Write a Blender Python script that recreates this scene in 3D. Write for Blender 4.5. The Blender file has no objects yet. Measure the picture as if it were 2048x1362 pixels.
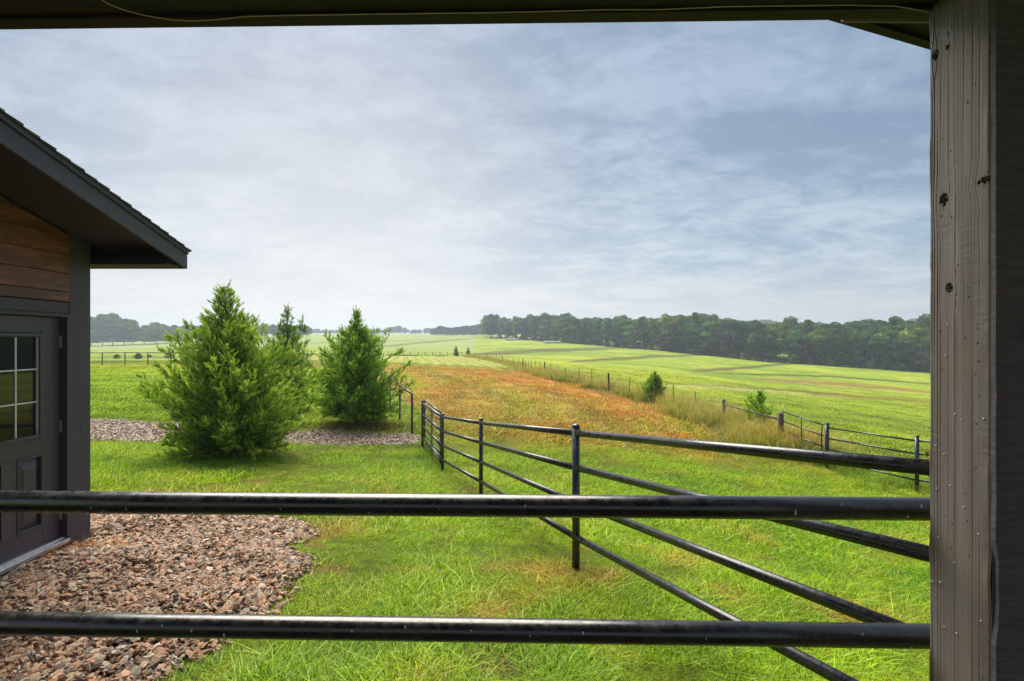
import bpy, bmesh, math, random
import numpy as np
from mathutils import Vector, Matrix
R = math.radians
sc = bpy.context.scene
COL = sc.collection
rng = np.random.default_rng(7)
random.seed(7)

# ------------------------------------------------------------------ camera
K = 0.852          # metres of world depth per unit of survey depth
Z0 = 1.75          # eye height
cd = bpy.data.cameras.new('camera'); cam = bpy.data.objects.new('camera', cd); COL.objects.link(cam)
cd.sensor_width = 36.0; cd.lens = 1150 * K / 2048 * 36.0
cd.clip_start = 0.05; cd.clip_end = 9000
cam.location = (0, 0, Z0); cam.rotation_euler = (R(90), 0, 0)
sc.camera = cam

# ------------------------------------------------------------------ sky and sun
SUN_AZ, SUN_EL = R(-20), R(56)      # azimuth from +Y towards +X
world = bpy.data.worlds.new('World'); sc.world = world; world.use_nodes = True
wt = world.node_tree; wt.nodes.clear()

class NT:
    def __init__(s, tree): s.t = tree
    def n(s, typ, props=None, **inp):
        nd = s.t.nodes.new(typ)
        for k, v in (props or {}).items(): setattr(nd, k, v)
        for k, v in inp.items():
            key = k
            if k.startswith('i') and k[1:].isdigit(): sock = nd.inputs[int(k[1:])]
            else: sock = nd.inputs[key.replace('_', ' ')]
            s.put(sock, v)
        return nd
    def put(s, sock, v):
        if isinstance(v, bpy.types.NodeSocket): s.t.links.new(v, sock)
        elif isinstance(v, bpy.types.Node): s.t.links.new(v.outputs[0], sock)
        else:
            if hasattr(sock.default_value, '__len__') and not isinstance(v, (int, float)):
                v = tuple(v)
                if len(sock.default_value) == 4 and len(v) == 3: v = v + (1,)
            sock.default_value = v
    def math(s, op, a, b=0.0, c=None, clamp=False):
        nd = s.t.nodes.new('ShaderNodeMath'); nd.operation = op; nd.use_clamp = clamp
        s.put(nd.inputs[0], a); s.put(nd.inputs[1], b)
        if c is not None: s.put(nd.inputs[2], c)
        return nd.outputs[0]
    def vmul(s, v, k):
        nd = s.t.nodes.new('ShaderNodeVectorMath'); nd.operation = 'MULTIPLY'
        s.put(nd.inputs[0], v); s.put(nd.inputs[1], k); return nd.outputs[0]
    def noise(s, vec, scale, detail=4, rough=0.55, dist=0.0, out=0):
        nd = s.n('ShaderNodeTexNoise', None, Scale=scale, Detail=detail, Roughness=rough, Distortion=dist)
        if vec is not None: s.put(nd.inputs['Vector'], vec)
        return nd.outputs[out]
    def ramp(s, fac, stops, interp='LINEAR'):
        nd = s.t.nodes.new('ShaderNodeValToRGB'); cr = nd.color_ramp; cr.interpolation = interp
        while len(cr.elements) < len(stops): cr.elements.new(0.5)
        for e, (p, c) in zip(cr.elements, stops):
            e.position = p
            e.color = (c, c, c, 1) if isinstance(c, (int, float)) else tuple(c) + (1,)
        s.put(nd.inputs[0], fac); return nd.outputs[0]
    def mix(s, fac, a, b, blend='MIX'):
        nd = s.t.nodes.new('ShaderNodeMix'); nd.data_type = 'RGBA'; nd.blend_type = blend
        s.put(nd.inputs[0], fac); s.put(nd.inputs[6], a); s.put(nd.inputs[7], b); return nd.outputs[2]
    def range(s, v, a, b, c=0.0, d=1.0):
        nd = s.t.nodes.new('ShaderNodeMapRange'); nd.clamp = True
        for i, x in enumerate((v, a, b, c, d)): s.put(nd.inputs[i], x)
        return nd.outputs[0]

w = NT(wt)
tc = w.n('ShaderNodeTexCoord').outputs['Generated']
sep = w.n('ShaderNodeSeparateXYZ', None, Vector=tc)
sx, sy, sz = sep.outputs
zc = w.math('MAXIMUM', sz, 0.0)
inv = w.math('DIVIDE', 1.0, w.math('ADD', zc, 0.20))
cp = w.n('ShaderNodeCombineXYZ', None, X=w.math('MULTIPLY', sx, inv), Y=w.math('MULTIPLY', sy, inv), Z=0.0).outputs[0]
rot = w.n('ShaderNodeMapping', None, Vector=cp, Rotation=(0, 0, R(-12)), Scale=(0.8, 1.25, 1)).outputs[0]
n1 = w.noise(rot, 2.1, 7, 0.55, 0.5)
n2 = w.noise(w.vmul(rot, (1.15, 1.0, 1)), 6.5, 9, 0.58, 0.6)
n3 = w.noise(w.vmul(rot, (1.3, 1.0, 1)), 20.0, 8, 0.62, 0.5)
nn = w.math('ADD', w.math('ADD', w.math('MULTIPLY', n1, 0.55), w.math('MULTIPLY', n2, 0.32)), w.math('MULTIPLY', n3, 0.13))
base_hi = w.ramp(zc, [(0.0, (.98, .84, .80)), (.07, (.95, .90, .88)), (.16, (.74, .81, .87)), (.33, (.52, .62, .76)), (.6, (.43, .53, .70)), (1, (.42, .52, .7))])
base_lo = w.ramp(zc, [(0.0, (.84, .76, .77)), (.07, (.70, .72, .77)), (.16, (.42, .53, .67)), (.33, (.29, .39, .54)), (.6, (.24, .33, .49)), (1, (.24, .34, .5))])
cl = w.range(nn, 0.435, 0.585)
skyc = w.mix(cl, base_lo, base_hi)
# darker towards the east side, brighter where the veiled sun is
sund = Vector((math.sin(SUN_AZ), math.cos(SUN_AZ), math.tan(R(7)))).normalized()
dt = w.n('ShaderNodeVectorMath', {'operation': 'DOT_PRODUCT'}, i0=tc, i1=tuple(sund)).outputs['Value']
glow = w.math('POWER', w.range(dt, 0.72, 1.0), 2.6)
skyc = w.mix(w.math('MULTIPLY', glow, 0.58), skyc, (1.06, .99, .95))
right = w.range(w.math('DIVIDE', sx, w.math('ADD', w.math('ABSOLUTE', sy), 0.2)), 0.0, 0.75)
skyc = w.mix(w.math('MULTIPLY', right, 0.75), skyc, w.mix(1.0, skyc, (.66, .78, .87), 'MULTIPLY'))
nish = w.n('ShaderNodeTexSky', {'sky_type': 'NISHITA', 'sun_disc': False, 'sun_elevation': SUN_EL, 'sun_rotation': SUN_AZ})
bg1 = w.n('ShaderNodeBackground', None, Color=nish.outputs[0], Strength=0.05)
bg2 = w.n('ShaderNodeBackground', None, Color=skyc, Strength=0.555)
mx = w.n('ShaderNodeMixShader', None, Fac=0.88); wt.links.new(bg1.outputs[0], mx.inputs[1]); wt.links.new(bg2.outputs[0], mx.inputs[2])
wo = wt.nodes.new('ShaderNodeOutputWorld'); wt.links.new(mx.outputs[0], wo.inputs[0])

sl = bpy.data.lights.new('sun', 'SUN'); sl.energy = 5.0; sl.angle = R(48); sl.color = (1, .93, .80)
so = bpy.data.objects.new('sun', sl); COL.objects.link(so)
sd = Vector((math.sin(SUN_AZ) * math.cos(SUN_EL), math.cos(SUN_AZ) * math.cos(SUN_EL), math.sin(SUN_EL)))
so.rotation_euler = (-sd).to_track_quat('-Z', 'Y').to_euler(); so.location = (0, 0, 60)

sc.view_settings.view_transform = 'Standard'; sc.view_settings.look = 'None'
sc.view_settings.exposure = 0.75; sc.view_settings.gamma = 1.0
sc.view_settings.use_curve_mapping = False
sc.cycles.max_bounces = 6; sc.cycles.diffuse_bounces = 3; sc.cycles.glossy_bounces = 3
sc.cycles.transparent_max_bounces = 6; sc.cycles.transmission_bounces = 3; sc.cycles.volume_bounces = 0

# ------------------------------------------------------------------ helpers
def tag(o, label=None, cat=None, group=None, kind=None):
    if label: o['label'] = label
    if cat: o['category'] = cat
    if group: o['group'] = group
    if kind: o['kind'] = kind
    return o
def link(o, parent=None):
    COL.objects.link(o)
    if parent is not None: o.parent = parent
    return o
def empty(name, loc, rz=0):
    o = bpy.data.objects.new(name, None); o.empty_display_size = 0.2
    o.location = loc; o.rotation_euler = (0, 0, rz); return link(o)
def mesh_np(name, V, F, mats=(), parent=None, attrs=None, smooth=False, matidx=None, linked=True, origin=None):
    """V (n,3); F (m,k) one face size, or list of such arrays"""
    V = np.asarray(V, dtype=np.float64)
    if origin is not None: V = V - np.asarray(origin)
    Fs = F if isinstance(F, list) else [F]
    Fs = [np.asarray(f, dtype=np.int32) for f in Fs if len(f)]
    me = bpy.data.meshes.new(name)
    me.vertices.add(len(V)); me.vertices.foreach_set('co', V.astype(np.float32).ravel())
    npoly = sum(len(f) for f in Fs)
    if npoly:
        tot = sum(f.size for f in Fs); me.loops.add(tot)
        me.loops.foreach_set('vertex_index', np.concatenate([f.ravel() for f in Fs]))
        me.polygons.add(npoly)
        sizes = np.concatenate([np.full(len(f), f.shape[1], dtype=np.int32) for f in Fs])
        starts = np.concatenate([[0], np.cumsum(sizes)[:-1]]).astype(np.int32)
        me.polygons.foreach_set('loop_start', starts)
        me.polygons.foreach_set('use_smooth', np.full(npoly, bool(smooth)))
    for m in mats: me.materials.append(m)
    if matidx is not None: me.polygons.foreach_set('material_index', np.asarray(matidx, dtype=np.int32))
    me.update(calc_edges=True)
    for k, (typ, arr) in (attrs or {}).items():
        a = me.attributes.new(k, typ, 'POINT')
        arr = np.asarray(arr, dtype=np.float32)
        if typ == 'FLOAT_COLOR':
            if arr.shape[1] == 3: arr = np.hstack([arr, np.ones((len(arr), 1), np.float32)])
            a.data.foreach_set('color', arr.ravel())
        elif typ == 'FLOAT_VECTOR': a.data.foreach_set('vector', arr.ravel())
        elif typ == 'INT': a.data.foreach_set('value', arr.astype(np.int32).ravel())
        else: a.data.foreach_set('value', arr.ravel())
    o = bpy.data.objects.new(name, me)
    if origin is not None: o.location = tuple(origin)
    if linked: link(o, parent)
    return o
class MB:
    """collects convex pieces into one mesh"""
    def __init__(s): s.V = []; s.F4 = []; s.F3 = []; s.n = 0
    def add(s, V, F):
        V = np.asarray(V, float); s.V.append(V)
        for f in F: (s.F4 if len(f) == 4 else s.F3).append([i + s.n for i in f])
        s.n += len(V); return s
    def hexa(s, p):   # 8 corners: bottom 4 (ccw) then top 4
        return s.add(p, [(3, 2, 1, 0), (4, 5, 6, 7), (0, 1, 5, 4), (1, 2, 6, 5), (2, 3, 7, 6), (3, 0, 4, 7)])
    def box(s, x0, x1, y0, y1, z0, z1):
        return s.hexa([(x0, y0, z0), (x1, y0, z0), (x1, y1, z0), (x0, y1, z0), (x0, y0, z1), (x1, y0, z1), (x1, y1, z1), (x0, y1, z1)])
    def tube(s, pts, rads, seg=10, caps=True):
        pts = [Vector(p) for p in pts]
        if isinstance(rads, (int, float)): rads = [rads] * len(pts)
        V = []
        up = Vector((0, 0, 1))
        for i, p in enumerate(pts):
            d = (pts[min(i + 1, len(pts) - 1)] - pts[max(i - 1, 0)]).normalized()
            a = up if abs(d.z) < 0.9 else Vector((1, 0, 0))
            u = d.cross(a).normalized(); v = d.cross(u).normalized()
            for k in range(seg):
                t = 2 * math.pi * k / seg
                V.append(p + (u * math.cos(t) + v * math.sin(t)) * rads[i])
        F = []
        for i in range(len(pts) - 1):
            for k in range(seg):
                a = i * seg + k; b = i * seg + (k + 1) % seg
                F.append((a, a + seg, b + seg, b))
        if caps:
            V.append(pts[0]); V.append(pts[-1]); c0 = len(V) - 2; c1 = c0 + 1; L = (len(pts) - 1) * seg
            for k in range(seg):
                F.append((c0, k, (k + 1) % seg)); F.append((c1, L + (k + 1) % seg, L + k))
        return s.add([tuple(v) for v in V], F)
    def build(s, name, mat, parent=None, smooth=False, bevel=0, linked=True):
        V = np.vstack(s.V)
        F = []
        if s.F4: F.append(np.array(s.F4))
        if s.F3: F.append(np.array(s.F3))
        if parent is not None: V = V - np.array(parent.location)   # parents are unrotated empties
        o = mesh_np(name, V, F, [mat] if mat else [], parent, smooth=smooth, linked=linked)
        if bevel:
            m = o.modifiers.new('bevel', 'BEVEL'); m.width = bevel; m.segments = 2; m.limit_method = 'ANGLE'; m.angle_limit = R(40)
        return o
def rel(o, parent): return o

def new_mat(name):
    m = bpy.data.materials.new(name); m.use_nodes = True
    t = m.node_tree; t.nodes.clear(); n = NT(t)
    out = t.nodes.new('ShaderNodeOutputMaterial')
    return m, n, out
def simple(name, col, rough=0.6, var=0.25, scale=12, bump=0.2, metallic=0, spec=0.5, stretch=(1, 1, 1), bscale=None, coat=0, bdist=0.004):
    m, n, out = new_mat(name)
    pos = n.vmul(n.n('ShaderNodeNewGeometry').outputs['Position'], stretch)
    f = n.noise(pos, scale, 6, 0.6)
    c = n.mix(n.range(f, 0.3, 0.7), tuple(x * (1 - var) for x in col), tuple(min(1, x * (1 + var)) for x in col))
    b = n.n('ShaderNodeBump', None, Strength=bump, Distance=bdist, Height=n.noise(pos, bscale or scale * 4, 5, 0.6))
    p = n.n('ShaderNodeBsdfPrincipled', None, Base_Color=c, Roughness=rough, Metallic=metallic, Normal=b)
    p.inputs['Specular IOR Level'].default_value = spec; p.inputs['Coat Weight'].default_value = coat
    n.t.links.new(p.outputs[0], out.inputs[0]); return m

# ------------------------------------------------------------------ value noise (numpy)
def vnoise(x, y, seed=0):
    xi = np.floor(x).astype(np.int64); yi = np.floor(y).astype(np.int64)
    fx = x - xi; fy = y - yi
    fx = fx * fx * (3 - 2 * fx); fy = fy * fy * (3 - 2 * fy)
    def h(a, b):
        v = (a * 374761393 + b * 668265263 + seed * 1442695041) & 0xffffffff
        v = ((v ^ (v >> 13)) * 1274126177) & 0xffffffff
        return ((v ^ (v >> 16)) & 0xffff) / 65535.0
    return (h(xi, yi) * (1 - fx) + h(xi + 1, yi) * fx) * (1 - fy) + (h(xi, yi + 1) * (1 - fx) + h(xi + 1, yi + 1) * fx) * fy
def fbm(x, y, seed=0, oct=4):
    s = 0; a = 0.5; t = 0
    for i in range(oct):
        s = s + a * vnoise(x * 2 ** i, y * 2 ** i, seed + i * 17); t += a; a *= 0.5
    return s / t
def sstep(v, a, b):
    t = np.clip((v - a) / (b - a), 0, 1); return t * t * (3 - 2 * t)
def inpoly(x, y, poly):
    ins = np.zeros(np.shape(x), bool); n = len(poly)
    for i in range(n):
        x0, y0 = poly[i]; x1, y1 = poly[(i + 1) % n]
        c = ((y0 > y) != (y1 > y)) & (x < (x1 - x0) * (y - y0) / (y1 - y0 + 1e-12) + x0)
        ins ^= c
    return ins
def dpoly(x, y, pts):
    """distance to an open polyline"""
    d = np.full(np.shape(x), 1e9)
    for (x0, y0), (x1, y1) in zip(pts[:-1], pts[1:]):
        dx, dy = x1 - x0, y1 - y0; t = np.clip(((x - x0) * dx + (y - y0) * dy) / (dx * dx + dy * dy), 0, 1)
        d = np.minimum(d, np.hypot(x - x0 - t * dx, y - y0 - t * dy))
    return d

# ------------------------------------------------------------------ terrain heights (metres below / above the eye, by bearing and depth)
YK = [1, 2, 5, 9, 12, 15.3, 17.3, 19, 25, 35, 50, 80, 120, 150, 180, 250, 300, 360, 420, 500, 700, 1000, 1700]
TAB = {
 -500: [-1.8, -1.88, -1.9, -2.1, -2.3, -2.5, -2.45, -2.4, -2.4, -2.4, -2.4, -2.6, -3.2, -3.6, -3.9, -3.9, -4.1, -4.5, -5.0, -5.3, -3, 5, 15],
 175: [-1.8, -1.88, -1.90, -2.15, -2.42, -2.64, -2.46, -2.42, -2.38, -2.34, -2.3, -2.7, -3.3, -3.6, -3.9, -3.9, -4.1, -4.5, -5.0, -5.3, -3, 5, 15],
 400: [-1.75, -1.85, -1.92, -2.25, -2.52, -2.70, -2.58, -2.52, -2.48, -2.42, -2.38, -2.7, -3.2, -3.5, -3.6, -3.3, -3.0, -2.6, -2.2, -1.3, 2, 8, 15],
 600: [-1.72, -1.8, -1.95, -2.33, -2.62, -2.78, -2.69, -2.64, -2.58, -2.50, -2.46, -2.6, -2.95, -3.1, -3.1, -2.3, -1.2, 0.4, 1.7, 3.6, 7.3, 11.3, 17],
 800: [-1.70, -1.75, -1.97, -2.38, -2.74, -2.87, -2.80, -2.74, -2.64, -2.56, -2.56, -2.95, -3.6, -4.15, -4.35, -3.9, -3.2, -1.9, -0.4, 1.8, 6.9, 11.6, 17],
 950: [-1.67, -1.72, -1.98, -2.42, -2.78, -2.92, -2.92, -2.9, -2.86, -2.9, -2.95, -3.3, -3.8, -4.15, -4.35, -3.9, -2.9, -1.3, 1.5, 3.5, 5.0, 11, 17],
 1150: [-1.65, -1.70, -1.99, -2.50, -2.84, -3.02, -3.08, -3.12, -3.2, -3.35, -3.5, -4.0, -4.6, -4.9, -5.05, -4.7, -3.4, -1.1, 0, 1.5, 7, 12, 18],
 1350: [-1.65, -1.69, -2.03, -2.68, -3.02, -3.26, -3.36, -3.42, -3.56, -3.80, -4.4, -5.3, -6.5, -7.0, -7.1, -6.9, -5.4, -4.2, -3.5, -2, 4, 12, 20],
 1550: [-1.65, -1.68, -2.15, -2.90, -3.27, -3.50, -3.57, -3.62, -4.0, -4.7, -5.6, -7.2, -8.9, -9.4, -9.7, -10.0, -10.1, -10, -9.5, -8, -3, 10, 26],
 1860: [-1.65, -1.66, -2.35, -3.08, -3.42, -3.70, -3.85, -4.05, -4.8, -5.9, -7.2, -9.3, -11.5, -12.4, -12.9, -13.2, -13.6, -13.6, -13, -12, -4, 16, 30],
 2500: [-1.65, -1.66, -2.6, -3.5, -3.9, -4.3, -4.5, -4.8, -5.7, -6.9, -8.5, -11, -13, -14, -14.5, -15, -15, -15, -15, -13, -4, 18, 32]}
_px = np.linspace(-500, 2500, 151); _ly = np.linspace(math.log(1), math.log(1700), 260)
_cols = sorted(TAB)
_A = np.array([np.interp(_ly, np.log(YK), TAB[c]) for c in _cols])
_G = np.array([np.interp(_px, _cols, _A[:, j]) for j in range(len(_ly))]).T      # [px, ly]
def _blur(A, axis, n):
    k = np.exp(-np.linspace(-2, 2, 2 * n + 1) ** 2); k /= k.sum()
    pad = [(0, 0), (0, 0)]; pad[axis] = (n, n); P = np.pad(A, pad, mode='edge'); out = 0
    for i in range(2 * n + 1):
        sl = [slice(None)] * 2; sl[axis] = slice(i, i + A.shape[axis]); out = out + k[i] * P[tuple(sl)]
    return out
_G = _blur(_blur(_G, 0, 5), 1, 4)
def survey(X, Y):
    Yd = np.maximum(np.maximum(np.asarray(Y, float) / K, 0.35 * np.abs(X)), 1.0)
    px = 1024 + 1150 * np.asarray(X, float) / Yd
    return Yd, px
def tz(X, Y):
    X = np.asarray(X, float); Yd, px = survey(X, Y)
    a = np.clip((px + 500) / 20, 0, 149.999); b = np.clip(np.log(Yd) / (_ly[1] - _ly[0]), 0, 258.999)
    i = a.astype(int); j = b.astype(int); fa = a - i; fb = b - j
    z = (_G[i, j] * (1 - fa) + _G[i + 1, j] * fa) * (1 - fb) + (_G[i, j + 1] * (1 - fa) + _G[i + 1, j + 1] * fa) * fb
    bump = (fbm(X * 0.9, np.asarray(Y) * 0.9, 3, 3) - 0.5) * 0.09 * sstep(Yd, 4, 12) + (fbm(X * .06, np.asarray(Y) * .06, 9, 2) - 0.5) * 0.5 * sstep(Yd, 25, 120)
    Yy = np.asarray(Y, float) / K
    pad = inpoly(X, Yy, PAD)
    edg = np.zeros(X.shape); nb = pad & (Yy < 9)
    if nb.any(): edg[nb] = sstep(dpoly(X[nb], Yy[nb], PAD + PAD[:1]), 0, .45)
    heap = (fbm(X * 1.3 + 4, Yy * 1.3, 21, 2) - 0.42) * 0.24 * edg + .012 * pad
    return Z0 + z + bump + heap
PAD = [(-4.6, 1.2), (-1.95, 1.2), (-1.95, 3.3), (-1.80, 3.7), (-1.72, 4.1), (-1.78, 4.7), (-1.86, 5.2), (-2.2, 5.45), (-2.22, 5.7), (-2.12, 6.1), (-2.35, 6.6), (-3, 7.0), (-5, 7.1), (-6.5, 6.9), (-6.5, 5.4), (-4.2, 5.45), (-4.15, 4.4), (-4.02, 3)]
PATH = [(-16, 15.1), (-10.5, 15.05), (-6.6, 15.2), (-5.2, 15.35), (-3.5, 15.45), (-2.75, 15.75), (-2.62, 16.5), (-2.95, 17.25), (-4.5, 17.35), (-6.5, 17.5), (-10.5, 17.9), (-18, 18.2)]
def W(px, py, Yd): return Vector(((px - 1024) / 1150 * Yd, Yd * K, Z0 - (py - 681) / 1150 * Yd))
def WD(X, Yd, zr): return Vector((X, Yd * K, Z0 + zr))
def G(X, Yd, dz=0): return Vector((X, Yd * K, float(tz(np.array([X]), np.array([Yd * K]))[0]) + dz))

# the fence line on the right (survey coordinates)
FL = [(8.87, 19), (9.55, 26), (9.1, 31), (8.3, 36), (7.3, 40), (4.7, 50), (2.9, 62), (0.8, 85), (-3.5, 108), (-7.5, 128), (-11.6, 150)]
FLfull = [(9.6, 5), (9.5, 13.3), (8.93, 16.3)] + FL
LF = [(-3.0, 17.25), (-3.9, 20.0), (-15.4, 55)]     # left side fence
def fline_x(Yd):
    xs = np.array([p[0] for p in FLfull]); ys = np.array([p[1] for p in FLfull]); return np.interp(Yd, ys, xs)
def lfence_x(Yd): return np.interp(Yd, [5, 9, 12.3, 15.45, 20, 55, 60, 150], [.56, -.48, -1.49, -2.6, -3.7, -15.2, -34, -60])

def vmixc(a, b, t): return a * (1 - t)[:, None] + np.asarray(b)[None, :] * t[:, None]
def ground_tint(X, Y):
    X = np.asarray(X, float).ravel(); Y = np.asarray(Y, float).ravel(); Yd, px = survey(X, Y)
    Yy = Y / K
    zt = tz(X, Y) - Z0; py = 681 - zt / Yd * 1150
    n1 = fbm(X * .55, Yy * .55, 1, 4); n2 = fbm(X * 1.9, Yy * 1.9, 5, 3); n3 = fbm(X * .12, Yy * .12, 8, 3); n4 = fbm(X * 4.2, Yy * 4.2, 31, 2)
    c = np.tile(np.array([.225, .325, .018]), (len(X), 1))
    c = vmixc(c, (.115, .235, .013), sstep(n1, .5, .75) * .7)
    c = vmixc(c, (.32, .40, .02), sstep(n2, .48, .75) * .8)
    near = 1 - sstep(Yd, 8, 16)
    c = vmixc(c, (.36, .25, .07), sstep(n2 * .5 + n4 * .5, .56, .70) * (0.8 * near + .18))
    c = vmixc(c, (.11, .21, .012), sstep(fbm(X * 2.7 + 9, Yy * 2.7, 33, 3), .56, .70) * .4)
    c = vmixc(c, (.42, .27, .07), np.exp(-(((X - .36) / .28) ** 2 + ((Yy - 4.9) / .42) ** 2)) * .9)
    c = vmixc(c, (.42, .26, .08), np.exp(-(((X + .15) / .22) ** 2 + ((Yy - 4.0) / .3) ** 2)) * .9)
    # lawn left, yellow-green and striped
    lawn = ((X < lfence_x(Yy)) & (Yd > 17.5) & (Yd < 56))
    st = fbm(X * .18, Yy * 1.1, 44, 3)
    c = np.where(lawn[:, None], vmixc(vmixc(np.tile([.26, .38, .012], (len(X), 1)), (.12, .23, .012), sstep(st, .48, .66) * .75), (.40, .46, .02), sstep(Yd, 30, 56) * .7), c)
    strip = np.exp(-((Yd - 56.5) / 3.0) ** 2) * (px < 720)
    c = vmixc(c, (.50, .40, .17), strip * .85)
    # mown brown field between the fences
    fx = fline_x(Yy); lx = lfence_x(Yy)
    inside = (X < fx - .3) & (X > lx + .7) & (Yd < 150)
    edge = sstep(Yd + (n1 - .5) * 5 + (n2 - .5) * 3, 13.5, 20.5)
    tt = (X - lx) / np.maximum(fx - lx, 1)
    rows = fbm((fx - X) * .9, Yy * .07, 61, 4); rw2 = fbm((fx - X) * 2.6, Yy * .16, 62, 3)
    brown = vmixc(vmixc(np.tile([.42, .25, .06], (len(X), 1)), (.50, .22, .05), sstep(tt, .35, .75)), (.46, .33, .07), sstep(n1 * .5 + rw2 * .5 - .10 * tt, .36, .50) * .9)
    brown = vmixc(brown, (.30, .38, .025), sstep(rows * .45 + rw2 * .25 + n2 * .3, .47, .59) * .6 * (1 - .75 * sstep(tt, .45, .8) * sstep(Yd, 20, 32)))
    brown = vmixc(brown, (.24, .12, .035), sstep(rw2, .50, .66) * .6)
    brown = vmixc(brown, (.10, .17, .012), sstep(n4 * .5 + n2 * .5, .66, .76) * .7)
    farf = sstep(Yd + (n3 - .5) * 12, 54, 72)
    stripe = .5 + .5 * np.sin((fx - X) * 3.4 + .9 * np.sin(Yy * .05))
    fc = vmixc(np.tile([.25, .29, .04], (len(X), 1)), (.40, .39, .11), sstep(stripe, .3, .95) * .75)
    brown = brown * (1 - farf)[:, None] + fc * farf[:, None]
    c = c * (1 - (inside * edge))[:, None] + brown * (inside * edge)[:, None]
    # open meadows beyond
    mead = ((X >= fx - .3) & (Yd > 19)) | (Yd >= 150) | ((X <= lx + .7) & (Yd > 58))
    mead = mead & (Yd > 17)
    md = vmixc(np.tile([.24, .34, .016], (len(X), 1)), (.36, .41, .030), sstep(fbm(X * .10, Yy * .03, 90, 4), .42, .65) * .8)
    md = vmixc(md, (.12, .19, .02), sstep(fbm(X * .04, Yy * .10, 95, 4), .48, .68) * .65)
    md = vmixc(md, (.11, .16, .02), sstep(fbm((fx - X) * .9, Yy * .05, 99, 3), .55, .72) * .45 * (1 - sstep(Yd, 60, 140)))
    md = vmixc(md, (.34, .36, .06), sstep(fbm(X * .5, Yy * .18, 97, 4), .52, .72) * .5)
    md = vmixc(md, (.12, .18, .02), sstep(fbm(X * .16, Yy * .7, 98, 4), .54, .70) * .5)
    md = vmixc(md, (.27, .33, .13), sstep(Yd, 120, 300) * .6 * (px < 950))
    c = np.where(mead[:, None], md, c)
    def band(pts, wpx, col, k):
        nonlocal c
        xs = [p[0] for p in pts]; ys = [p[1] for p in pts]; wpx = wpx * 1.0; col = tuple(v * .55 for v in col)
        yy = np.interp(px, xs, ys); wpx = wpx * (.35 + .65 * sstep(px, xs[0], xs[0] + (xs[-1] - xs[0]) * .25)) * (1 - .6 * sstep(px, xs[-1] - (xs[-1] - xs[0]) * .5, xs[-1])); fade = sstep(px, xs[0] - 5, xs[0] + 20) * (1 - sstep(px, xs[-1] - 20, xs[-1] + 5))
        wob = (fbm(px * .03, px * 0 + 3, 5, 2) - .5) * wpx
        c = vmixc(c, col, np.exp(-np.abs((py - yy - wob) / wpx) ** 3) * k * fade * mead * (.72 + .5 * n1))
    band([(1300, 762), (1344, 767), (1609, 783), (1900, 808)], 2.2, (.24, .17, .03), .85)
    band([(1280, 771), (1420, 774), (1560, 784), (1700, 796)], 4.5, (.72, .76, .30), .6)
    band([(1500, 757), (1640, 765), (1730, 772), (1930, 791)], 4.5, (.42, .24, .08), .9)
    band([(1600, 788), (1730, 794), (1930, 806)], 3.5, (.46, .34, .09), .7)
    band([(1420, 746), (1650, 752), (1760, 760), (1930, 774)], 2.2, (.08, .15, .015), .85)
    band([(1380, 744), (1460, 737), (1560, 729), (1640, 723)], 3.0, (.12, .14, .03), .9)
    band([(1130, 725), (1180, 721), (1300, 713), (1420, 710)], 3.2, (.16, .14, .035), .9)
    band([(930, 711), (990, 706), (1090, 702), (1240, 697)], 3.6, (.15, .13, .035), .9)
    band([(940, 709), (1000, 702), (1150, 697), (1260, 694)], 1.2, (.12, .14, .03), .8)
    band([(960, 672), (1100, 681), (1260, 694), (1420, 706)], 2.2, (.26, .20, .08), .8)
    band([(740, 697), (790, 691), (860, 684), (960, 676)], 2.0, (.12, .15, .05), .75)
    band([(560, 689), (700, 684), (800, 681), (900, 676)], 1.4, (.15, .2, .07), .5)
    band([(170, 716), (240, 713), (330, 714), (420, 716)], 3.0, (.13, .2, .07), .6)
    band([(1380, 742), (1440, 740), (1480, 743)], 4, (.26, .18, .05), .6)
    # tall dry growth on the fence line
    dfl = dpoly(X, Yy * K, [(a, b * K) for a, b in FL])
    c = vmixc(c, (.22, .17, .05), np.exp(-(dfl / 1.1) ** 2) * .8 * (Yd < 152))
    # path and pad: earth beneath the stones
    g = inpoly(X, Yy, PAD) | inpoly(X, Yy, PATH)
    c = np.where(g[:, None], np.array([.10, .06, .04])[None, :], c)
    # bare spots
    for (bx, by, r, k) in [(-.08, 3.28, .17, .95), (-6.0, 13.4, .9, .55), (-5.2, 13.2, .6, .6), (-5.25, 18.35, 1.2, .75), (-4.2, 18.2, .9, .5), (-3.6, 14.6, .6, .3), (-4.6, 14.55, .55, .6)]:
        c = vmixc(c, (.25, .15, .08), np.exp(-(((X - bx) / r) ** 2 + ((Yy - by) / (r * .75)) ** 2)) * k)
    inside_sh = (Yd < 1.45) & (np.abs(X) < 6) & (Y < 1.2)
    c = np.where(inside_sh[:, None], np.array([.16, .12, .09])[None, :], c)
    return np.clip(c, 0.005, .9)

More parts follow.
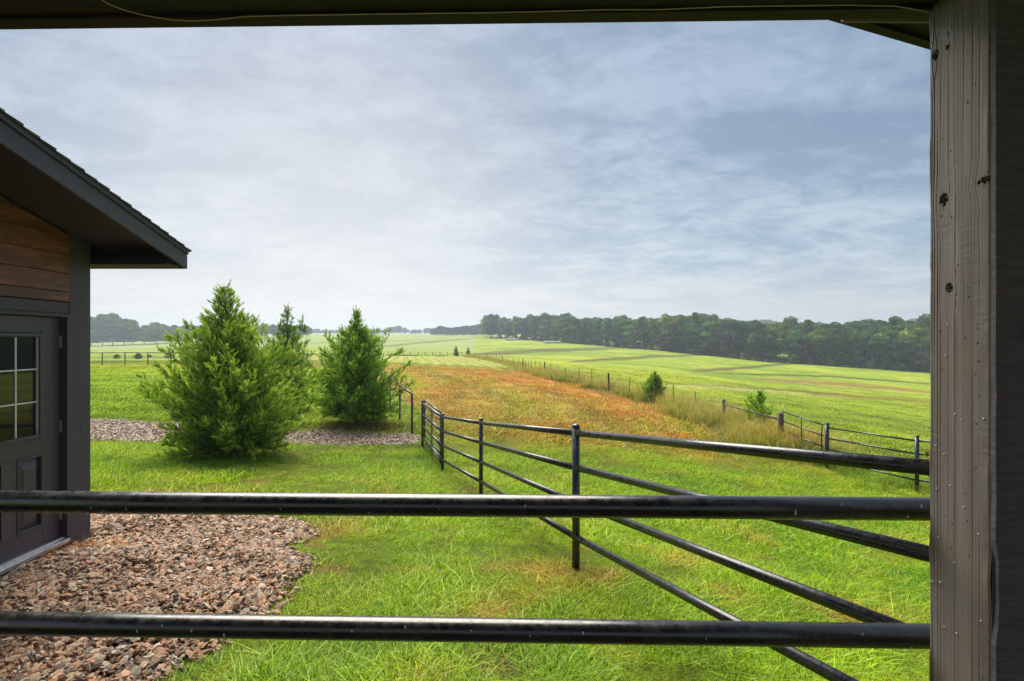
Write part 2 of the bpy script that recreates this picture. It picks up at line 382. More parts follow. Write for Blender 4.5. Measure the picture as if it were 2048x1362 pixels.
# ground sheet
th = np.concatenate([np.arange(-180, -54, 3), np.arange(-54, 54, .15), np.arange(54, 180.1, 3)]) * math.pi / 180
rr = np.concatenate([np.linspace(0, .8, 4), np.geomspace(1.0, 2600, 620)])
TH, RR = np.meshgrid(th, rr); GX = (np.sin(TH) * RR).ravel(); GY = (np.cos(TH) * RR).ravel()
GZ = tz(GX, GY)
nth = len(th); nr = len(rr)
ii, jj = np.meshgrid(np.arange(nr - 1), np.arange(nth - 1), indexing='ij'); a = (ii * nth + jj).ravel()
GF = np.stack([a, a + nth, a + nth + 1, a + 1], 1)[:, ::-1]
gm, n, out = new_mat('turf')
att = n.n('ShaderNodeAttribute', {'attribute_name': 'tint'}).outputs['Color']
gp = n.n('ShaderNodeNewGeometry').outputs['Position']
f1 = n.noise(gp, 9.0, 8, 0.68); f2 = n.noise(n.vmul(gp, (1, .45, 1)), 1.2, 7, 0.66); f3 = n.noise(gp, 42.0, 5, 0.7)
cc = n.mix(1.0, att, n.ramp(n.math('ADD', n.math('MULTIPLY', f1, .5), n.math('MULTIPLY', f2, .5)), [(.30, .42), (.5, .95), (.70, 1.35)]), 'MULTIPLY')
cc = n.mix(1.0, cc, n.ramp(f3, [(.3, .6), (.65, 1.2)]), 'MULTIPLY')
bp = n.n('ShaderNodeBump', None, Strength=.9, Distance=.09, Height=n.math('ADD', f1, n.math('MULTIPLY', f3, .4)))
p = n.n('ShaderNodeBsdfPrincipled', None, Base_Color=cc, Roughness=.95, Normal=bp); p.inputs['Specular IOR Level'].default_value = .12
n.t.links.new(p.outputs[0], out.inputs[0])
TINT = ground_tint(GX, GY)
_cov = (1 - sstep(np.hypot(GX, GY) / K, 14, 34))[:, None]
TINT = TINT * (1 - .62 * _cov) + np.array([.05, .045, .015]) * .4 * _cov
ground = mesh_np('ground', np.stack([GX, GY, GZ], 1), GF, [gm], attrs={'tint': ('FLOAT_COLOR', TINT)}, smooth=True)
tag(ground, kind='structure')

# ------------------------------------------------------------------ haze
hz = MB(); lo = float(GZ.min()) - 1.5; hiz = float(GZ.max()) + 34
hz.box(-2700, 2700, -2700, 2700, lo, hiz)
hm, n, out = new_mat('haze')
pv = n.n('ShaderNodeVolumePrincipled', None, Color=(.74, .87, 1.0), Density=.00058, Anisotropy=.45)
n.t.links.new(pv.outputs[0], out.inputs['Volume'])
tag(hz.build('haze', hm), kind='stuff')

# ------------------------------------------------------------------ scatter with geometry nodes
def source_collection(name, objs):
    c = bpy.data.collections.new(name)
    for o in objs: c.objects.link(o)
    return c
def scatter(name, P, rot, scl, idx, srcs, tint=None, parent=None):
    attrs = {'rot': ('FLOAT_VECTOR', rot), 'scl': ('FLOAT_VECTOR', scl), 'pick': ('INT', idx)}
    if tint is not None: attrs['itint'] = ('FLOAT_COLOR', tint)
    o = mesh_np(name, P, [], attrs=attrs, parent=parent)
    ng = bpy.data.node_groups.new(name + '_nodes', 'GeometryNodeTree')
    ng.interface.new_socket('Geometry', in_out='INPUT', socket_type='NodeSocketGeometry')
    ng.interface.new_socket('Geometry', in_out='OUTPUT', socket_type='NodeSocketGeometry')
    gi = ng.nodes.new('NodeGroupInput'); go = ng.nodes.new('NodeGroupOutput')
    ip = ng.nodes.new('GeometryNodeInstanceOnPoints'); ci = ng.nodes.new('GeometryNodeCollectionInfo')
    ci.inputs['Collection'].default_value = source_collection(name + '_src', srcs)
    ci.inputs['Separate Children'].default_value = True; ci.inputs['Reset Children'].default_value = True
    def na(nm, t):
        x = ng.nodes.new('GeometryNodeInputNamedAttribute'); x.data_type = t; x.inputs[0].default_value = nm
        return x.outputs['Attribute']
    e2r = ng.nodes.new('FunctionNodeEulerToRotation')
    L = ng.links
    L.new(gi.outputs[0], ip.inputs['Points']); L.new(ci.outputs[0], ip.inputs['Instance'])
    ip.inputs['Pick Instance'].default_value = True
    L.new(na('pick', 'INT'), ip.inputs['Instance Index']); L.new(na('rot', 'FLOAT_VECTOR'), e2r.inputs[0]); L.new(e2r.outputs[0], ip.inputs['Rotation'])
    L.new(na('scl', 'FLOAT_VECTOR'), ip.inputs['Scale']); L.new(ip.outputs[0], go.inputs[0])
    md = o.modifiers.new('scatter', 'NODES'); md.node_group = ng
    return o

# blades
def blade_clump(name, mat, nb, spread, hmin, hmax, wd, lean, segs=3, seed=0, droop=.5):
    g = np.random.default_rng(seed)
    V = []; F4 = []; F3 = []; H = []
    for b in range(nb):
        x, y = g.normal(0, spread * .5, 2); h = g.uniform(hmin, hmax); az = g.uniform(0, 2 * math.pi); ln = abs(g.normal(0, lean)) + .08
        dx, dy = math.cos(az), math.sin(az); ww = wd * g.uniform(.6, 1.3); tw = g.uniform(0, math.pi)
        sxx, syy = -math.sin(az + tw * .3), math.cos(az + tw * .3); base = len(V)
        for s in range(segs + 1):
            t = s / segs; r = h * (ln * t + droop * ln * t * t); z = h * (t - droop * .45 * ln * t * t * t) ; z = max(z, -.01)
            wv = ww * (1 - t ** 1.6) * .5
            if s < segs:
                V += [(x + dx * r - sxx * wv, y + dy * r - syy * wv, z - .02), (x + dx * r + sxx * wv, y + dy * r + syy * wv, z - .02)]; H += [t, t]
            else: V.append((x + dx * r, y + dy * r, z - .02)); H.append(1)
        for s in range(segs - 1): F4.append((base + 2 * s, base + 2 * s + 1, base + 2 * s + 3, base + 2 * s + 2))
        F3.append((base + 2 * (segs - 1), base + 2 * segs - 1, base + 2 * segs))
    return mesh_np(name, V, [np.array(F4), np.array(F3)] if F4 else [np.array(F3)], [mat], attrs={'hgt': ('FLOAT', H)}, linked=False)
def blade_mat(name, instanced=True, tipcol=(1.25, 1.15, .9), trans=.24):
    m, n, out = new_mat(name)
    it = n.n('ShaderNodeAttribute', {'attribute_name': 'itint', 'attribute_type': 'INSTANCER'}).outputs['Color']
    rnd = n.n('ShaderNodeNewGeometry').outputs['Random Per Island']
    c = n.mix(1.0, it, n.ramp(rnd, [(0, (.35, .45, .4)), (.35, (.85, .95, .85)), (.7, (1.3, 1.2, .8)), (.95, (1.35, 1.25, .9)), (1, (1.6, 1.25, 1.0))]), 'MULTIPLY')
    df = n.n('ShaderNodeBsdfDiffuse', None, Color=c); tr = n.n('ShaderNodeBsdfTranslucent', None, Color=n.mix(1.0, c, (1.25, 1.25, .7), 'MULTIPLY'))
    gl = n.n('ShaderNodeBsdfGlossy', None, Color=(.8, .85, .8), Roughness=.38)
    m1 = n.n('ShaderNodeMixShader', None, Fac=trans); n.t.links.new(df.outputs[0], m1.inputs[1]); n.t.links.new(tr.outputs[0], m1.inputs[2])
    m2 = n.n('ShaderNodeMixShader', None, Fac=.02); n.t.links.new(m1.outputs[0], m2.inputs[1]); n.t.links.new(gl.outputs[0], m2.inputs[2])
    n.t.links.new(m2.outputs[0], out.inputs[0]); return m
BM = blade_mat('grass_blades')
def polar_pts(n, y0, y1, x_lo=-1.02, x_hi=.98, power=1.0):
    u = rng.random(n); Yd = (y0 ** (2 - power) + u * (y1 ** (2 - power) - y0 ** (2 - power))) ** (1 / (2 - power)) if power != 2 else y0 * (y1 / y0) ** u
    X = (x_lo + rng.random(n) * (x_hi - x_lo)) * Yd
    return X, Yd
def grass_layer(name, n, y0, y1, srcs, s0, s1, power, flat=1.0, keep=None, label=None):
    X, Yd = polar_pts(n, y0, y1, power=power); Y = Yd * K
    jx = X + rng.normal(0, .07, n); ok = ~(inpoly(jx, Yd + rng.normal(0, .06, n), PAD) | inpoly(X, Yd, PATH)) & ~((X < -4.1 - .05 * (Yd - 5.3)) & (Yd < 5.7)) & (Yd > 1.62)
    for (bx, by, r) in [(-.08, 3.28, .15)]: ok &= (np.hypot((X - bx), (Yd - by)) > r * (.5 + rng.random(n)))
    if keep is not None: ok &= keep(X, Yd)
    X, Y, Yd = X[ok], Y[ok], Yd[ok]; m = len(X)
    tuft = fbm(X * 1.4, Yd * 1.4, 51, 3)
    tuft = .6 * tuft + .4 * fbm(X * 5, Yd * 5, 53, 2); s = s0 * rng.uniform(.65, 1.25, m) * (.45 + 1.25 * sstep(tuft, .36, .68)); h = s * flat
    tint = ground_tint(X, Y) * rng.uniform(.72, 1.3, (m, 1)); tint[Yd < 17] *= np.array([1.22, 1.30, 1.1]); st_ = (rng.random(m) < .05) & (Yd < 20); tint[st_] = tint[st_] * .35 + np.array([.42, .30, .10]) * .65
    o = scatter(name, np.stack([X, Y, tz(X, Y)], 1), np.stack([np.zeros(m), np.zeros(m), rng.uniform(0, 6.28, m)], 1), np.stack([s * s1, s * s1, h], 1), rng.integers(0, len(srcs), m), srcs, tint)
    tag(o, kind='stuff'); return o
gc_near = [blade_clump(f'blade_tuft_{i}', BM, 50, .16, .03, .09, .0058, .95, 3, 100 + i) for i in range(6)]
gc_mid = [blade_clump(f'blade_tuft_mid_{i}', BM, 44, .26, .035, .085, .009, .8, 2, 200 + i) for i in range(5)]
gc_far = [blade_clump(f'blade_tuft_far_{i}', BM, 34, .55, .05, .11, .03, .9, 1, 300 + i) for i in range(4)]
grass_layer('grass', 15000, 1.65, 7.5, gc_near, .66, 1.15, 1.0)
grass_layer('grass', 30000, 6.0, 19, gc_mid, .85, 1.05, .9)
grass_layer('grass', 40000, 17, 75, gc_far, 1.0, 1.0, 1.0, flat=.9, keep=lambda X, Yd: ~((Yd > 19) & (X > fline_x(Yd) + 12)))
grass_layer('grass', 26000, 14, 110, gc_far, 1.1, 1.1, 1.0, flat=.8, keep=lambda X, Yd: (X > fline_x(Yd) + .8))

# tall dry grass on the fence line
def stalk_clump(name, seed):
    g = np.random.default_rng(seed)
    o = blade_clump(name, BM, 26, .28, .45, 1.05, .014, .22, 3, seed, droop=1.6)
    return o
tg = [stalk_clump(f'stalk_tuft_{i}', 400 + i) for i in range(5)]
def strip_scatter(name, line, n, halfw, s, cols, y0=0, y1=1e9):
    seg = np.array(line, float); d = np.hypot(np.diff(seg[:, 0]), np.diff(seg[:, 1])); cum = np.concatenate([[0], np.cumsum(d)])
    wgt = rng.random(n) ** 1.7 * cum[-1]
    X = np.interp(wgt, cum, seg[:, 0]) + rng.normal(0, halfw, n); Yd = np.interp(wgt, cum, seg[:, 1]) + rng.normal(0, halfw * .6, n)
    m = n; Y = Yd * K; nz = fbm(X * .5, Yd * .5, 71, 3); dens = rng.random(n) < (.08 + sstep(nz, .38, .58))
    X, Y, Yd, nz = X[dens], Y[dens], Yd[dens], nz[dens]; m = len(X)
    ci = rng.random(m) * .55 + nz * .45
    tint = np.stack([np.interp(ci, np.linspace(.2, .8, len(cols)), [c[k] for c in cols]) for k in range(3)], 1)
    sz = s * rng.uniform(.55, 1.15, m) * (.6 + .8 * nz)
    o = scatter(name, np.stack([X, Y, tz(X, Y)], 1), np.stack([np.zeros(m), np.zeros(m), rng.uniform(0, 6.28, m)], 1), np.stack([sz, sz, sz], 1), rng.integers(0, 5, m), tg, tint)
    return tag(o, kind='stuff')
dry = [(.16, .26, .03), (.36, .38, .08), (.54, .47, .20), (.44, .28, .11), (.24, .32, .05)]
greenw = [(.08, .17, .02), (.13, .24, .03), (.2, .3, .04)]
strip_scatter('tall_grass', [(8.9, 18.4)] + FL[1:7], 2600, .80, 1.12, dry)
strip_scatter('tall_grass', FL[6:], 1300, 1.0, 1.0, dry)
strip_scatter('tall_grass', [(8.85, 18.6), (9.1, 22.5)], 420, .5, 1.05, [(.42, .2, .07), (.5, .34, .12), (.25, .25, .05)])
strip_scatter('tall_grass', [(8.3, 18.0), (8.6, 22), (9.0, 26), (8.6, 31), (7.6, 36), (5.6, 44), (3.0, 55)], 1500, .55, .55, greenw)
strip_scatter('tall_grass', [(9.3, 19), (9.3, 16), (9.9, 13)], 260, .45, .62, [(.12, .22, .03), (.22, .30, .04), (.3, .3, .07)])

# ------------------------------------------------------------------ gravel
def stone(name, seed, mat):
    g = np.random.default_rng(seed); bm = bmesh.new(); bmesh.ops.create_icosphere(bm, subdivisions=1, radius=1)
    pl = [(Vector(g.normal(0, 1, 3)).normalized(), g.uniform(.55, .85)) for _ in range(5)]
    for v in bm.verts:
        for nrm, d in pl:
            k = v.co.dot(nrm)
            if k > d: v.co -= nrm * (k - d)
        v.co = Vector((v.co.x * g.uniform(.92, 1.08), v.co.y * .74, v.co.z * .36))
    me = bpy.data.meshes.new(name); bm.to_mesh(me); bm.free(); me.materials.append(mat)
    for pgn in me.polygons: pgn.use_smooth = False
    return bpy.data.objects.new(name, me)
sm, n, out = new_mat('river_stone')
it = n.n('ShaderNodeAttribute', {'attribute_name': 'itint', 'attribute_type': 'INSTANCER'}).outputs['Color']
tco = n.n('ShaderNodeTexCoord').outputs['Object']; f = n.noise(tco, 2.6, 5, .65)
c = n.mix(1.0, it, n.ramp(f, [(.3, .6), (.55, 1.0), (.75, 1.35)]), 'MULTIPLY')
p = n.n('ShaderNodeBsdfPrincipled', None, Base_Color=c, Roughness=.42, Normal=n.n('ShaderNodeBump', None, Strength=.4, Distance=.1, Height=n.noise(tco, 7, 4, .6)))
n.t.links.new(p.outputs[0], out.inputs[0])
stones = [stone(f'pebble_{i}', 500 + i, sm) for i in range(9)]
pal = np.array([(.36, .17, .075), (.46, .25, .12), (.20, .10, .05), (.50, .36, .22), (.36, .27, .19), (.12, .065, .04), (.52, .43, .32), (.44, .17, .06), (.12, .10, .10)])
def gravel(name, poly, n, x0, x1, y0, y1, size, layers, pale=0.0):
    Ps = []; Rs = []; Ss = []; Ts = []
    for L in range(layers):
        X = rng.uniform(x0, x1, n); Yd = rng.uniform(y0, y1, n)
        jx = X + rng.normal(0, .07, n); jy = Yd + rng.normal(0, .07, n)
        ok = inpoly(jx, jy, poly); X, Yd = X[ok], Yd[ok]; m = len(X); Y = Yd * K
        z = tz(X, Y) + .006 + L * size * .55 + rng.uniform(-.3, .5, m) * size
        Ps.append(np.stack([X, Y, z], 1)); Rs.append(np.stack([rng.normal(0, .55, m), rng.normal(0, .55, m), rng.uniform(0, 6.28, m)], 1))
        s = size * np.clip(np.exp(rng.normal(0, .42, m)), .35, 2.1); Ss.append(np.stack([s, s, s], 1))
        t = pal[rng.choice(len(pal), m, p=[.2, .19, .14, .13, .1, .08, .07, .06, .03])] * rng.uniform(.7, 1.3, (m, 1))
        t = t * (1 - pale) + np.array([.48, .42, .37]) * pale; Ts.append(t)
    P = np.vstack(Ps); m = len(P)
    return tag(scatter(name, P, np.vstack(Rs), np.vstack(Ss), rng.integers(0, 9, m), stones, np.vstack(Ts)), kind='stuff')
gravel('gravel', PAD, 42000, -6.5, -1.6, 1.6, 7.2, .0225, 2, .10)
gravel('gravel', PATH, 30000, -16, -2.5, 15, 18.2, .030, 1, .35)

# ------------------------------------------------------------------ materials
def dark_paint(name, base=(.007, .007, .009), rough=.34, streak=True):
    m, n, out = new_mat(name)
    gp = n.n('ShaderNodeNewGeometry').outputs['Position']
    st = n.noise(n.vmul(gp, (60, 60, 14)), 1.0, 5, .6); bl = n.noise(gp, 16, 4, .6); fn = n.noise(gp, 330, 2, .5)
    rg = n.range(st, .35, .7, rough * .7, rough * 1.25)
    c = n.mix(n.range(n.math('ADD', n.math('MULTIPLY', bl, .6), n.math('MULTIPLY', n.noise(n.vmul(gp, (5, 5, 22)), 1.0, 6, .7), .4)), .47, .60), base, (.018, .017, .018))
    rg = n.math('ADD', rg, n.range(bl, .45, .7, -.05, .07))
    c = n.mix(n.range(st, .60, .74, 0, .35), c, (.05, .052, .056))
    b = n.n('ShaderNodeBump', None, Strength=.16, Distance=.0010, Height=n.math('ADD', st, n.math('MULTIPLY', fn, .35)))
    p = n.n('ShaderNodeBsdfPrincipled', None, Base_Color=c, Roughness=rg, Normal=b); p.inputs['Specular IOR Level'].default_value = .75
    n.t.links.new(p.outputs[0], out.inputs[0]); return m
M_pipe = dark_paint('wet_black_pipe_paint')
M_cap = M_pipe
M_trim = simple('charcoal_textured_trim', (.052, .046, .064), .55, .25, 20, .8, stretch=(3, 3, .35), bscale=90, bdist=.003)
M_door = simple('charcoal_door_paint', (.060, .054, .074), .42, .12, 30, .25, bscale=160, bdist=.001)
M_soffit = simple('soffit_paint', (.032, .022, .044), .7, .2, 8, .3)
M_conc = simple('foundation_concrete', (.17, .12, .10), .85, .3, 12, .5)
M_alu = simple('aluminium', (.60, .61, .63), .35, .1, 20, .1, metallic=.8)
M_muntin = simple('white_muntin', (.72, .74, .76), .4, .05)
M_brass = simple('hinge_metal', (.45, .42, .34), .35, .2, metallic=.7)
M_shingle = simple('asphalt_shingle', (.06, .06, .065), .9, .5, 60, .9, bscale=220, bdist=.003)
M_rust = simple('rusty_dark_post', (.07, .045, .035), .8, .5, 14, .6, stretch=(1, 1, .3))
M_tpost = simple('grey_green_t_post', (.10, .13, .12), .6, .3)
M_wire = simple('galvanised_wire', (.22, .22, .23), .45, .2, metallic=.6)
M_cream = simple('cream_cord', (.62, .55, .42), .6, .1)
M_bale = simple('pale_wrapped_bale', (.55, .54, .50), .6, .15, 3)
M_drop = simple('chalky_dropping', (.62, .62, .6), .7, .2, 80)
M_steel_white = simple('white_hook_plastic', (.75, .70, .62), .5, .1)
# wet drops
M_water, n, out = new_mat('water_drop'); p = n.n('ShaderNodeBsdfPrincipled', None, Base_Color=(.9, .95, 1), Roughness=.03, IOR=1.33)
p.inputs['Transmission Weight'].default_value = 1.0; n.t.links.new(p.outputs[0], out.inputs[0])
M_glass, n, out = new_mat('dark_window_glass'); gp = n.n('ShaderNodeNewGeometry').outputs['Position']
p = n.n('ShaderNodeBsdfPrincipled', None, Base_Color=(.012, .014, .013), Roughness=.03, IOR=1.6, Normal=n.n('ShaderNodeBump', None, Strength=.03, Distance=.002, Height=n.noise(gp, 3, 2, .5)))
n.t.links.new(p.outputs[0], out.inputs[0])
# stained cladding
def cladding(name):
    m, n, out = new_mat(name)
    gp = n.n('ShaderNodeTexCoord').outputs['Object']; oi = n.n('ShaderNodeObjectInfo').outputs['Random']
    off = n.n('ShaderNodeCombineXYZ', None, X=n.math('MULTIPLY', oi, 37), Y=n.math('MULTIPLY', oi, 11), Z=n.math('MULTIPLY', oi, 5)).outputs[0]
    v = n.n('ShaderNodeVectorMath', {'operation': 'ADD'}, i0=gp, i1=off).outputs[0]
    s1 = n.vmul(v, (1, 1.2, 13)); a = n.noise(s1, 1.5, 3, .5, 1.2)
    ringw = n.math('FRACT', n.math('MULTIPLY', a, 12)); g2 = n.noise(n.vmul(v, (1, 3.5, 90)), 1.6, 4, .6)
    c = n.ramp(g2, [(.25, (.06, .025, .022)), (.5, (.23, .072, .055)), (.78, (.47, .19, .145))])
    c = n.mix(n.range(ringw, .0, .28, .65, 0), c, (.03, .012, .007))
    c = n.mix(n.range(n.noise(n.vmul(v, (1, 1.2, 5)), 1.2, 3), .4, .65, .0, .75), c, (.045, .025, .018))
    p = n.n('ShaderNodeBsdfPrincipled', None, Base_Color=c, Roughness=.5, Normal=n.n('ShaderNodeBump', None, Strength=.5, Distance=.003, Height=g2))
    n.t.links.new(p.outputs[0], out.inputs[0]); return m
M_clad = cladding('stained_wood_plank')

# ------------------------------------------------------------------ pipe fences
def drop_dome(mb, p, r):      # rounded cap
    pts = [Vector(p) + Vector((0, 0, r * math.sin(t) * .8)) for t in (0, .5, 1.0, 1.35)]
    mb.tube(pts, [r * 1.12, r * 1.0, r * .62, r * .25], 12)
def pipe_post(root, top, bottom_z, r, mat=None, cap=True):
    mb = MB(); mb.tube([(top.x, top.y, bottom_z), (top.x, top.y, top.z)], r, 14)
    post = mb.build('post', mat or M_pipe, root, smooth=True)
    if cap:
        c = MB(); drop_dome(c, (0, 0, 0), r); o = c.build('post_cap', mat or M_pipe, None, smooth=True)
        o.parent = post; o.location = Vector((top.x, top.y, top.z)) - Vector(root.location)
    post.data.polygons.foreach_set('use_smooth', np.ones(len(post.data.polygons), bool))
    return post
def rail(root, a, b, r, name='rail', mat=None, seg=14):
    mb = MB(); mb.tube([a, b], r, seg); return mb.build(name, mat or M_pipe, root, smooth=True)

# long paddock fence that runs away from the shelter
fr = empty('pipe_fence', G(.562, 5.05))
tag(fr, 'black four rail pipe fence running from the timber post away across the grass', 'fence')
fp = [(1.60, 1.62, -.40), (.562, 5.05, -.812), (-.485, 9.0, -1.29), (-1.487, 12.3, -1.636), (-2.405, 15.45, -1.69)]
fdz = [.305, .305, .305, .305, .305]
rad = .0285
for i, (x, y, z) in enumerate(fp):
    t = WD(x, y, z + .055)
    if i > 0: pipe_post(fr, t, G(x, y).z - .3, .034 if i == 1 else .032)
for (x, y, z) in fp[1:]:
    for k in range(4):
        c_ = WD(x, y, z - k * .305); dv = (WD(*fp[0]) - WD(*fp[1])).normalized(); mb = MB()
        for sg in (-1, 1):
            mb = MB(); mb.tube([tuple(c_ + dv * sg * .030), tuple(c_ + dv * sg * .041)], [rad * 1.16, rad * 1.05], 12); mb.build('weld_bead', M_pipe, fr, smooth=True)
for (a, b) in zip(fp[:-1], fp[1:]):
    for k in range(4):
        rail(fr, WD(a[0], a[1], a[2] - k * .305), WD(b[0], b[1], b[2] - k * .305), rad)
# open gate behind the last panel
gt = empty('pipe_gate', G(-2.35, 15.75)); tag(gt, 'black six bar pipe gate folded back behind the far end of the long pipe fence', 'gate')
ga = W(849, 799, 15.9); gb = W(882, 823, 12.75); gbh = 1.15
gs = MB(); gs.tube([(ga.x, ga.y, ga.z - gbh), tuple(ga)], .024, 10); gs.build('stile', M_pipe, gt, smooth=True)
gs = MB(); gs.tube([(gb.x, gb.y, gb.z - gbh), tuple(gb)], .024, 10); gs.build('stile', M_pipe, gt, smooth=True)
for k in range(7):
    dz = Vector((0, 0, -.02 - k * (gbh - .04) / 6)); rail(gt, ga + dz, gb + dz, .020 if k in (0, 6) else .016, 'bar')
mid = (ga + gb) / 2; gs = MB(); gs.tube([(mid.x, mid.y, mid.z - gbh), (mid.x, mid.y, mid.z - .1)], .016, 8); gs.build('upright_brace', M_pipe, gt, smooth=True)
la = MB(); la.tube([tuple(gb + Vector((-.12, .25, -.72))), tuple(gb + Vector((.02, .0, -.80)))], .022, 8); la.build('latch', M_pipe, gt, smooth=True)

# front rails across the opening
ra = lambda X, z: Vector((X, (1.571 + (X + 1.4) * (-.0281)) * K, Z0 + z))
rf = empty('pipe_rail_barrier', (0, 1.3, G(0, 1.5).z)); tag(rf, 'wet black horizontal pipe rails crossing the whole opening close to the camera', 'railing')
for k in range(4):
    z0 = -.440 - k * .332
    mb = MB(); mb.tube([tuple(ra(-2.4, z0 - .001 * k)), tuple(ra(-1.0, z0)), tuple(ra(0.2, z0)), tuple(ra(1.42, z0))], .0292, 32)
    rl = mb.build('rail', M_pipe, rf, smooth=True)
    if k < 2:
        g = np.random.default_rng(60 + k); sp = MB(); dp = MB()
        def blob(mb, c, rx, rz, dep):
            V = []; F = []
            for i, (s, d) in enumerate([(1, 0), (.75, .7), (.3, 1)]):
                for q in range(7):
                    t = q / 7 * 6.283; V.append((c[0] + math.cos(t) * rx * s, c[1] - dep * d, c[2] + math.sin(t) * rz * s))
            for i in range(2):
                for q in range(7): F.append((i * 7 + q, i * 7 + (q + 1) % 7, (i + 1) * 7 + (q + 1) % 7, (i + 1) * 7 + q))
            V.append((c[0], c[1] - dep * 1.05, c[2]))
            for q in range(7): F.append((14 + q, 14 + (q + 1) % 7, 21))
            mb.add(V, F)
        for q in range(16):
            X = g.uniform(-1.3, 1.05); an = g.uniform(-.9, .6); c = ra(X, z0 + .0292 * math.sin(an)); c.y -= .0290 * math.cos(an)
            s = g.uniform(.0012, .0026); blob(sp, c, s, s * g.uniform(1, 3.2), .0008)
        sp.build('droppings', M_drop, rl).location -= Vector((0, 0, 0))
        o = rl.children[0]; o['kind'] = 'stuff'
        for v in o.data.vertices: pass
        for q in range(26):
            X = g.uniform(-1.3, 1.05); c = ra(X, z0 - .0292 - .001); s = g.uniform(.0015, .0028)
            dp.tube([(c.x, c.y, c.z + .002), (c.x, c.y, c.z), (c.x, c.y, c.z - s * 1.6)], [s * .5, s, s * .3], 7)
        o = dp.build('water_drops', M_water, rl, smooth=True); o['kind'] = 'stuff'
# children of children: remove the doubled offset of the empty
for rl in [c for c in rf.children if c.children]:
    for ch in rl.children: ch.location = -Vector(rf.location)
for x in (-2.42,):
    pipe_post(rf, ra(x, .9), G(x, 1.6).z - .3, .05, cap=False)

# right hand pipe fence and gate
rfx = empty('pipe_fence', G(9.37, 13.3)); tag(rfx, 'farther black four rail pipe fence on the right beside the timber post', 'fence')
A = (8.87, 19, 818, 881); 
pB = W(1654, 848, 16.3); pC = W(1834, 873, 13.3)
pipe_post(rfx, pB, G(8.93, 16.3).z - .3, .055); pipe_post(rfx, pC, G(9.37, 13.3).z - .3, .042)
pD = pC + Vector((1.9, -1.0, -.0)); pipe_post(rfx, pD, pD.z - 1.7, .042)
for k in range(4):
    dz = Vector((0, 0, -.10 - k * .305)); rail(rfx, pB + dz, pC + dz, .022); rail(rfx, pC + dz, pD + dz, .022)
g2 = empty('pipe_gate', G(8.9, 17.6)); tag(g2, 'black four bar pipe gate between the rusty end post and first black post', 'gate')
pA = W(1565, 823, 18.9); pB2 = pB + Vector((-.06, .08, .02))
for k in range(4):
    a = pA + Vector((0, 0, -.0 - k * .31)); b = pB2 + Vector((0, 0, -.06 - k * .31)); rail(g2, a, b, .020, 'bar')
for f in (.02, .5, .97):
    mm = pA.lerp(pB2 + Vector((0, 0, -.06)), f); mb = MB(); mb.tube([(mm.x, mm.y, mm.z - .95), (mm.x, mm.y, mm.z + .01)], .018, 8); mb.build('stile' if f != .5 else 'upright_brace', M_pipe, g2, smooth=True)
# dead line fence: end posts, t-posts and wires
wf = empty('wire_fence', G(8.87, 19)); tag(wf, 'old wire fence with rusty end posts and thin steel posts running through tall dry grass', 'fence')
eA = G(8.87, 19); eA2 = G(9.58, 26)
for q, (e, h, r) in enumerate(((eA, 1.25, .085), (eA2, 1.15, .08))):
    mb = MB(); mb.tube([(e.x, e.y, e.z - .3), (e.x + .01, e.y, e.z + h * .5), (e.x - .01, e.y, e.z + h)], [r, r * .96, r * .92], 12); mb.build('end_post', M_rust, wf, smooth=True)
rail(wf, eA + Vector((0, 0, 1.02)), eA2 + Vector((0, 0, .95)), .03, 'brace_rail', M_rust)
rail(wf, eA + Vector((0, 0, .2)), eA2 + Vector((0, 0, .95)), .006, 'brace_wire', M_wire, 6)
pts = []; seg = np.array([(a, b) for a, b in FL[1:]]); d = np.hypot(np.diff(seg[:, 0]), np.diff(seg[:, 1])); cum = np.concatenate([[0], np.cumsum(d)])
s = 0; poss = [(9.58, 26)]
while s < cum[-1]:
    s += 3.2 + random.uniform(-.5, .7)
    if s < cum[-1]: poss.append((float(np.interp(s, cum, seg[:, 0])), float(np.interp(s, cum, seg[:, 1]))))
for q, (x, y) in enumerate(poss[1:]):
    b = G(x, y); h = 1.25 + random.uniform(-.12, .1); wooden = (q % 6 == 4)
    mb = MB(); r = .065 if wooden else .024
    ln = random.uniform(-.04, .04)
    mb.tube([(b.x, b.y, b.z - .2), (b.x + ln, b.y, b.z + h)], r, 7); mb.build('wooden_line_post' if wooden else 'steel_line_post', M_rust if wooden else M_tpost, wf)
for k in range(4):
    mb = MB(); mb.tube([tuple(G(x, y, .3 + .27 * k)) for x, y in poss], .004, 4, caps=False); mb.build('wire', M_wire, wf)
# left lawn fence
lf = empty('lawn_fence', G(-3.0, 17.25)); tag(lf, 'thin black top rail fence with wire strands enclosing the lawn behind the cedar bushes', 'fence')
cor = [(-3.0, 17.25), (-3.9, 20.0)]
for k in range(1, 13): cor.append((-3.9 + (-15.4 + 3.9) * k / 12, 20 + 35 * k / 12))
xx = -15.4
while xx > -52: xx -= 2.15; cor.append((xx, 55 + .2 * math.sin(xx * .2)))
tops = []
for q, (x, y) in enumerate(cor):
    b = G(x, y); h = 1.22; r = .034 if q < 14 else .045
    mb = MB(); mb.tube([(b.x, b.y, b.z - .2), (b.x, b.y, b.z + h)], r, 8); mb.build('post', M_pipe, lf, smooth=True); tops.append(Vector((b.x, b.y, b.z + h - .02)))
for a, b in zip(tops[:-1], tops[1:]): rail(lf, a, b, .03 if a.y < 40 else .04, 'top_rail', None, 8)
for k in range(7):
    mb = MB(); mb.tube([tuple(t - Vector((0, 0, .15 + k * .15))) for t in tops], .006, 4, caps=False); mb.build('wire', M_wire, lf)
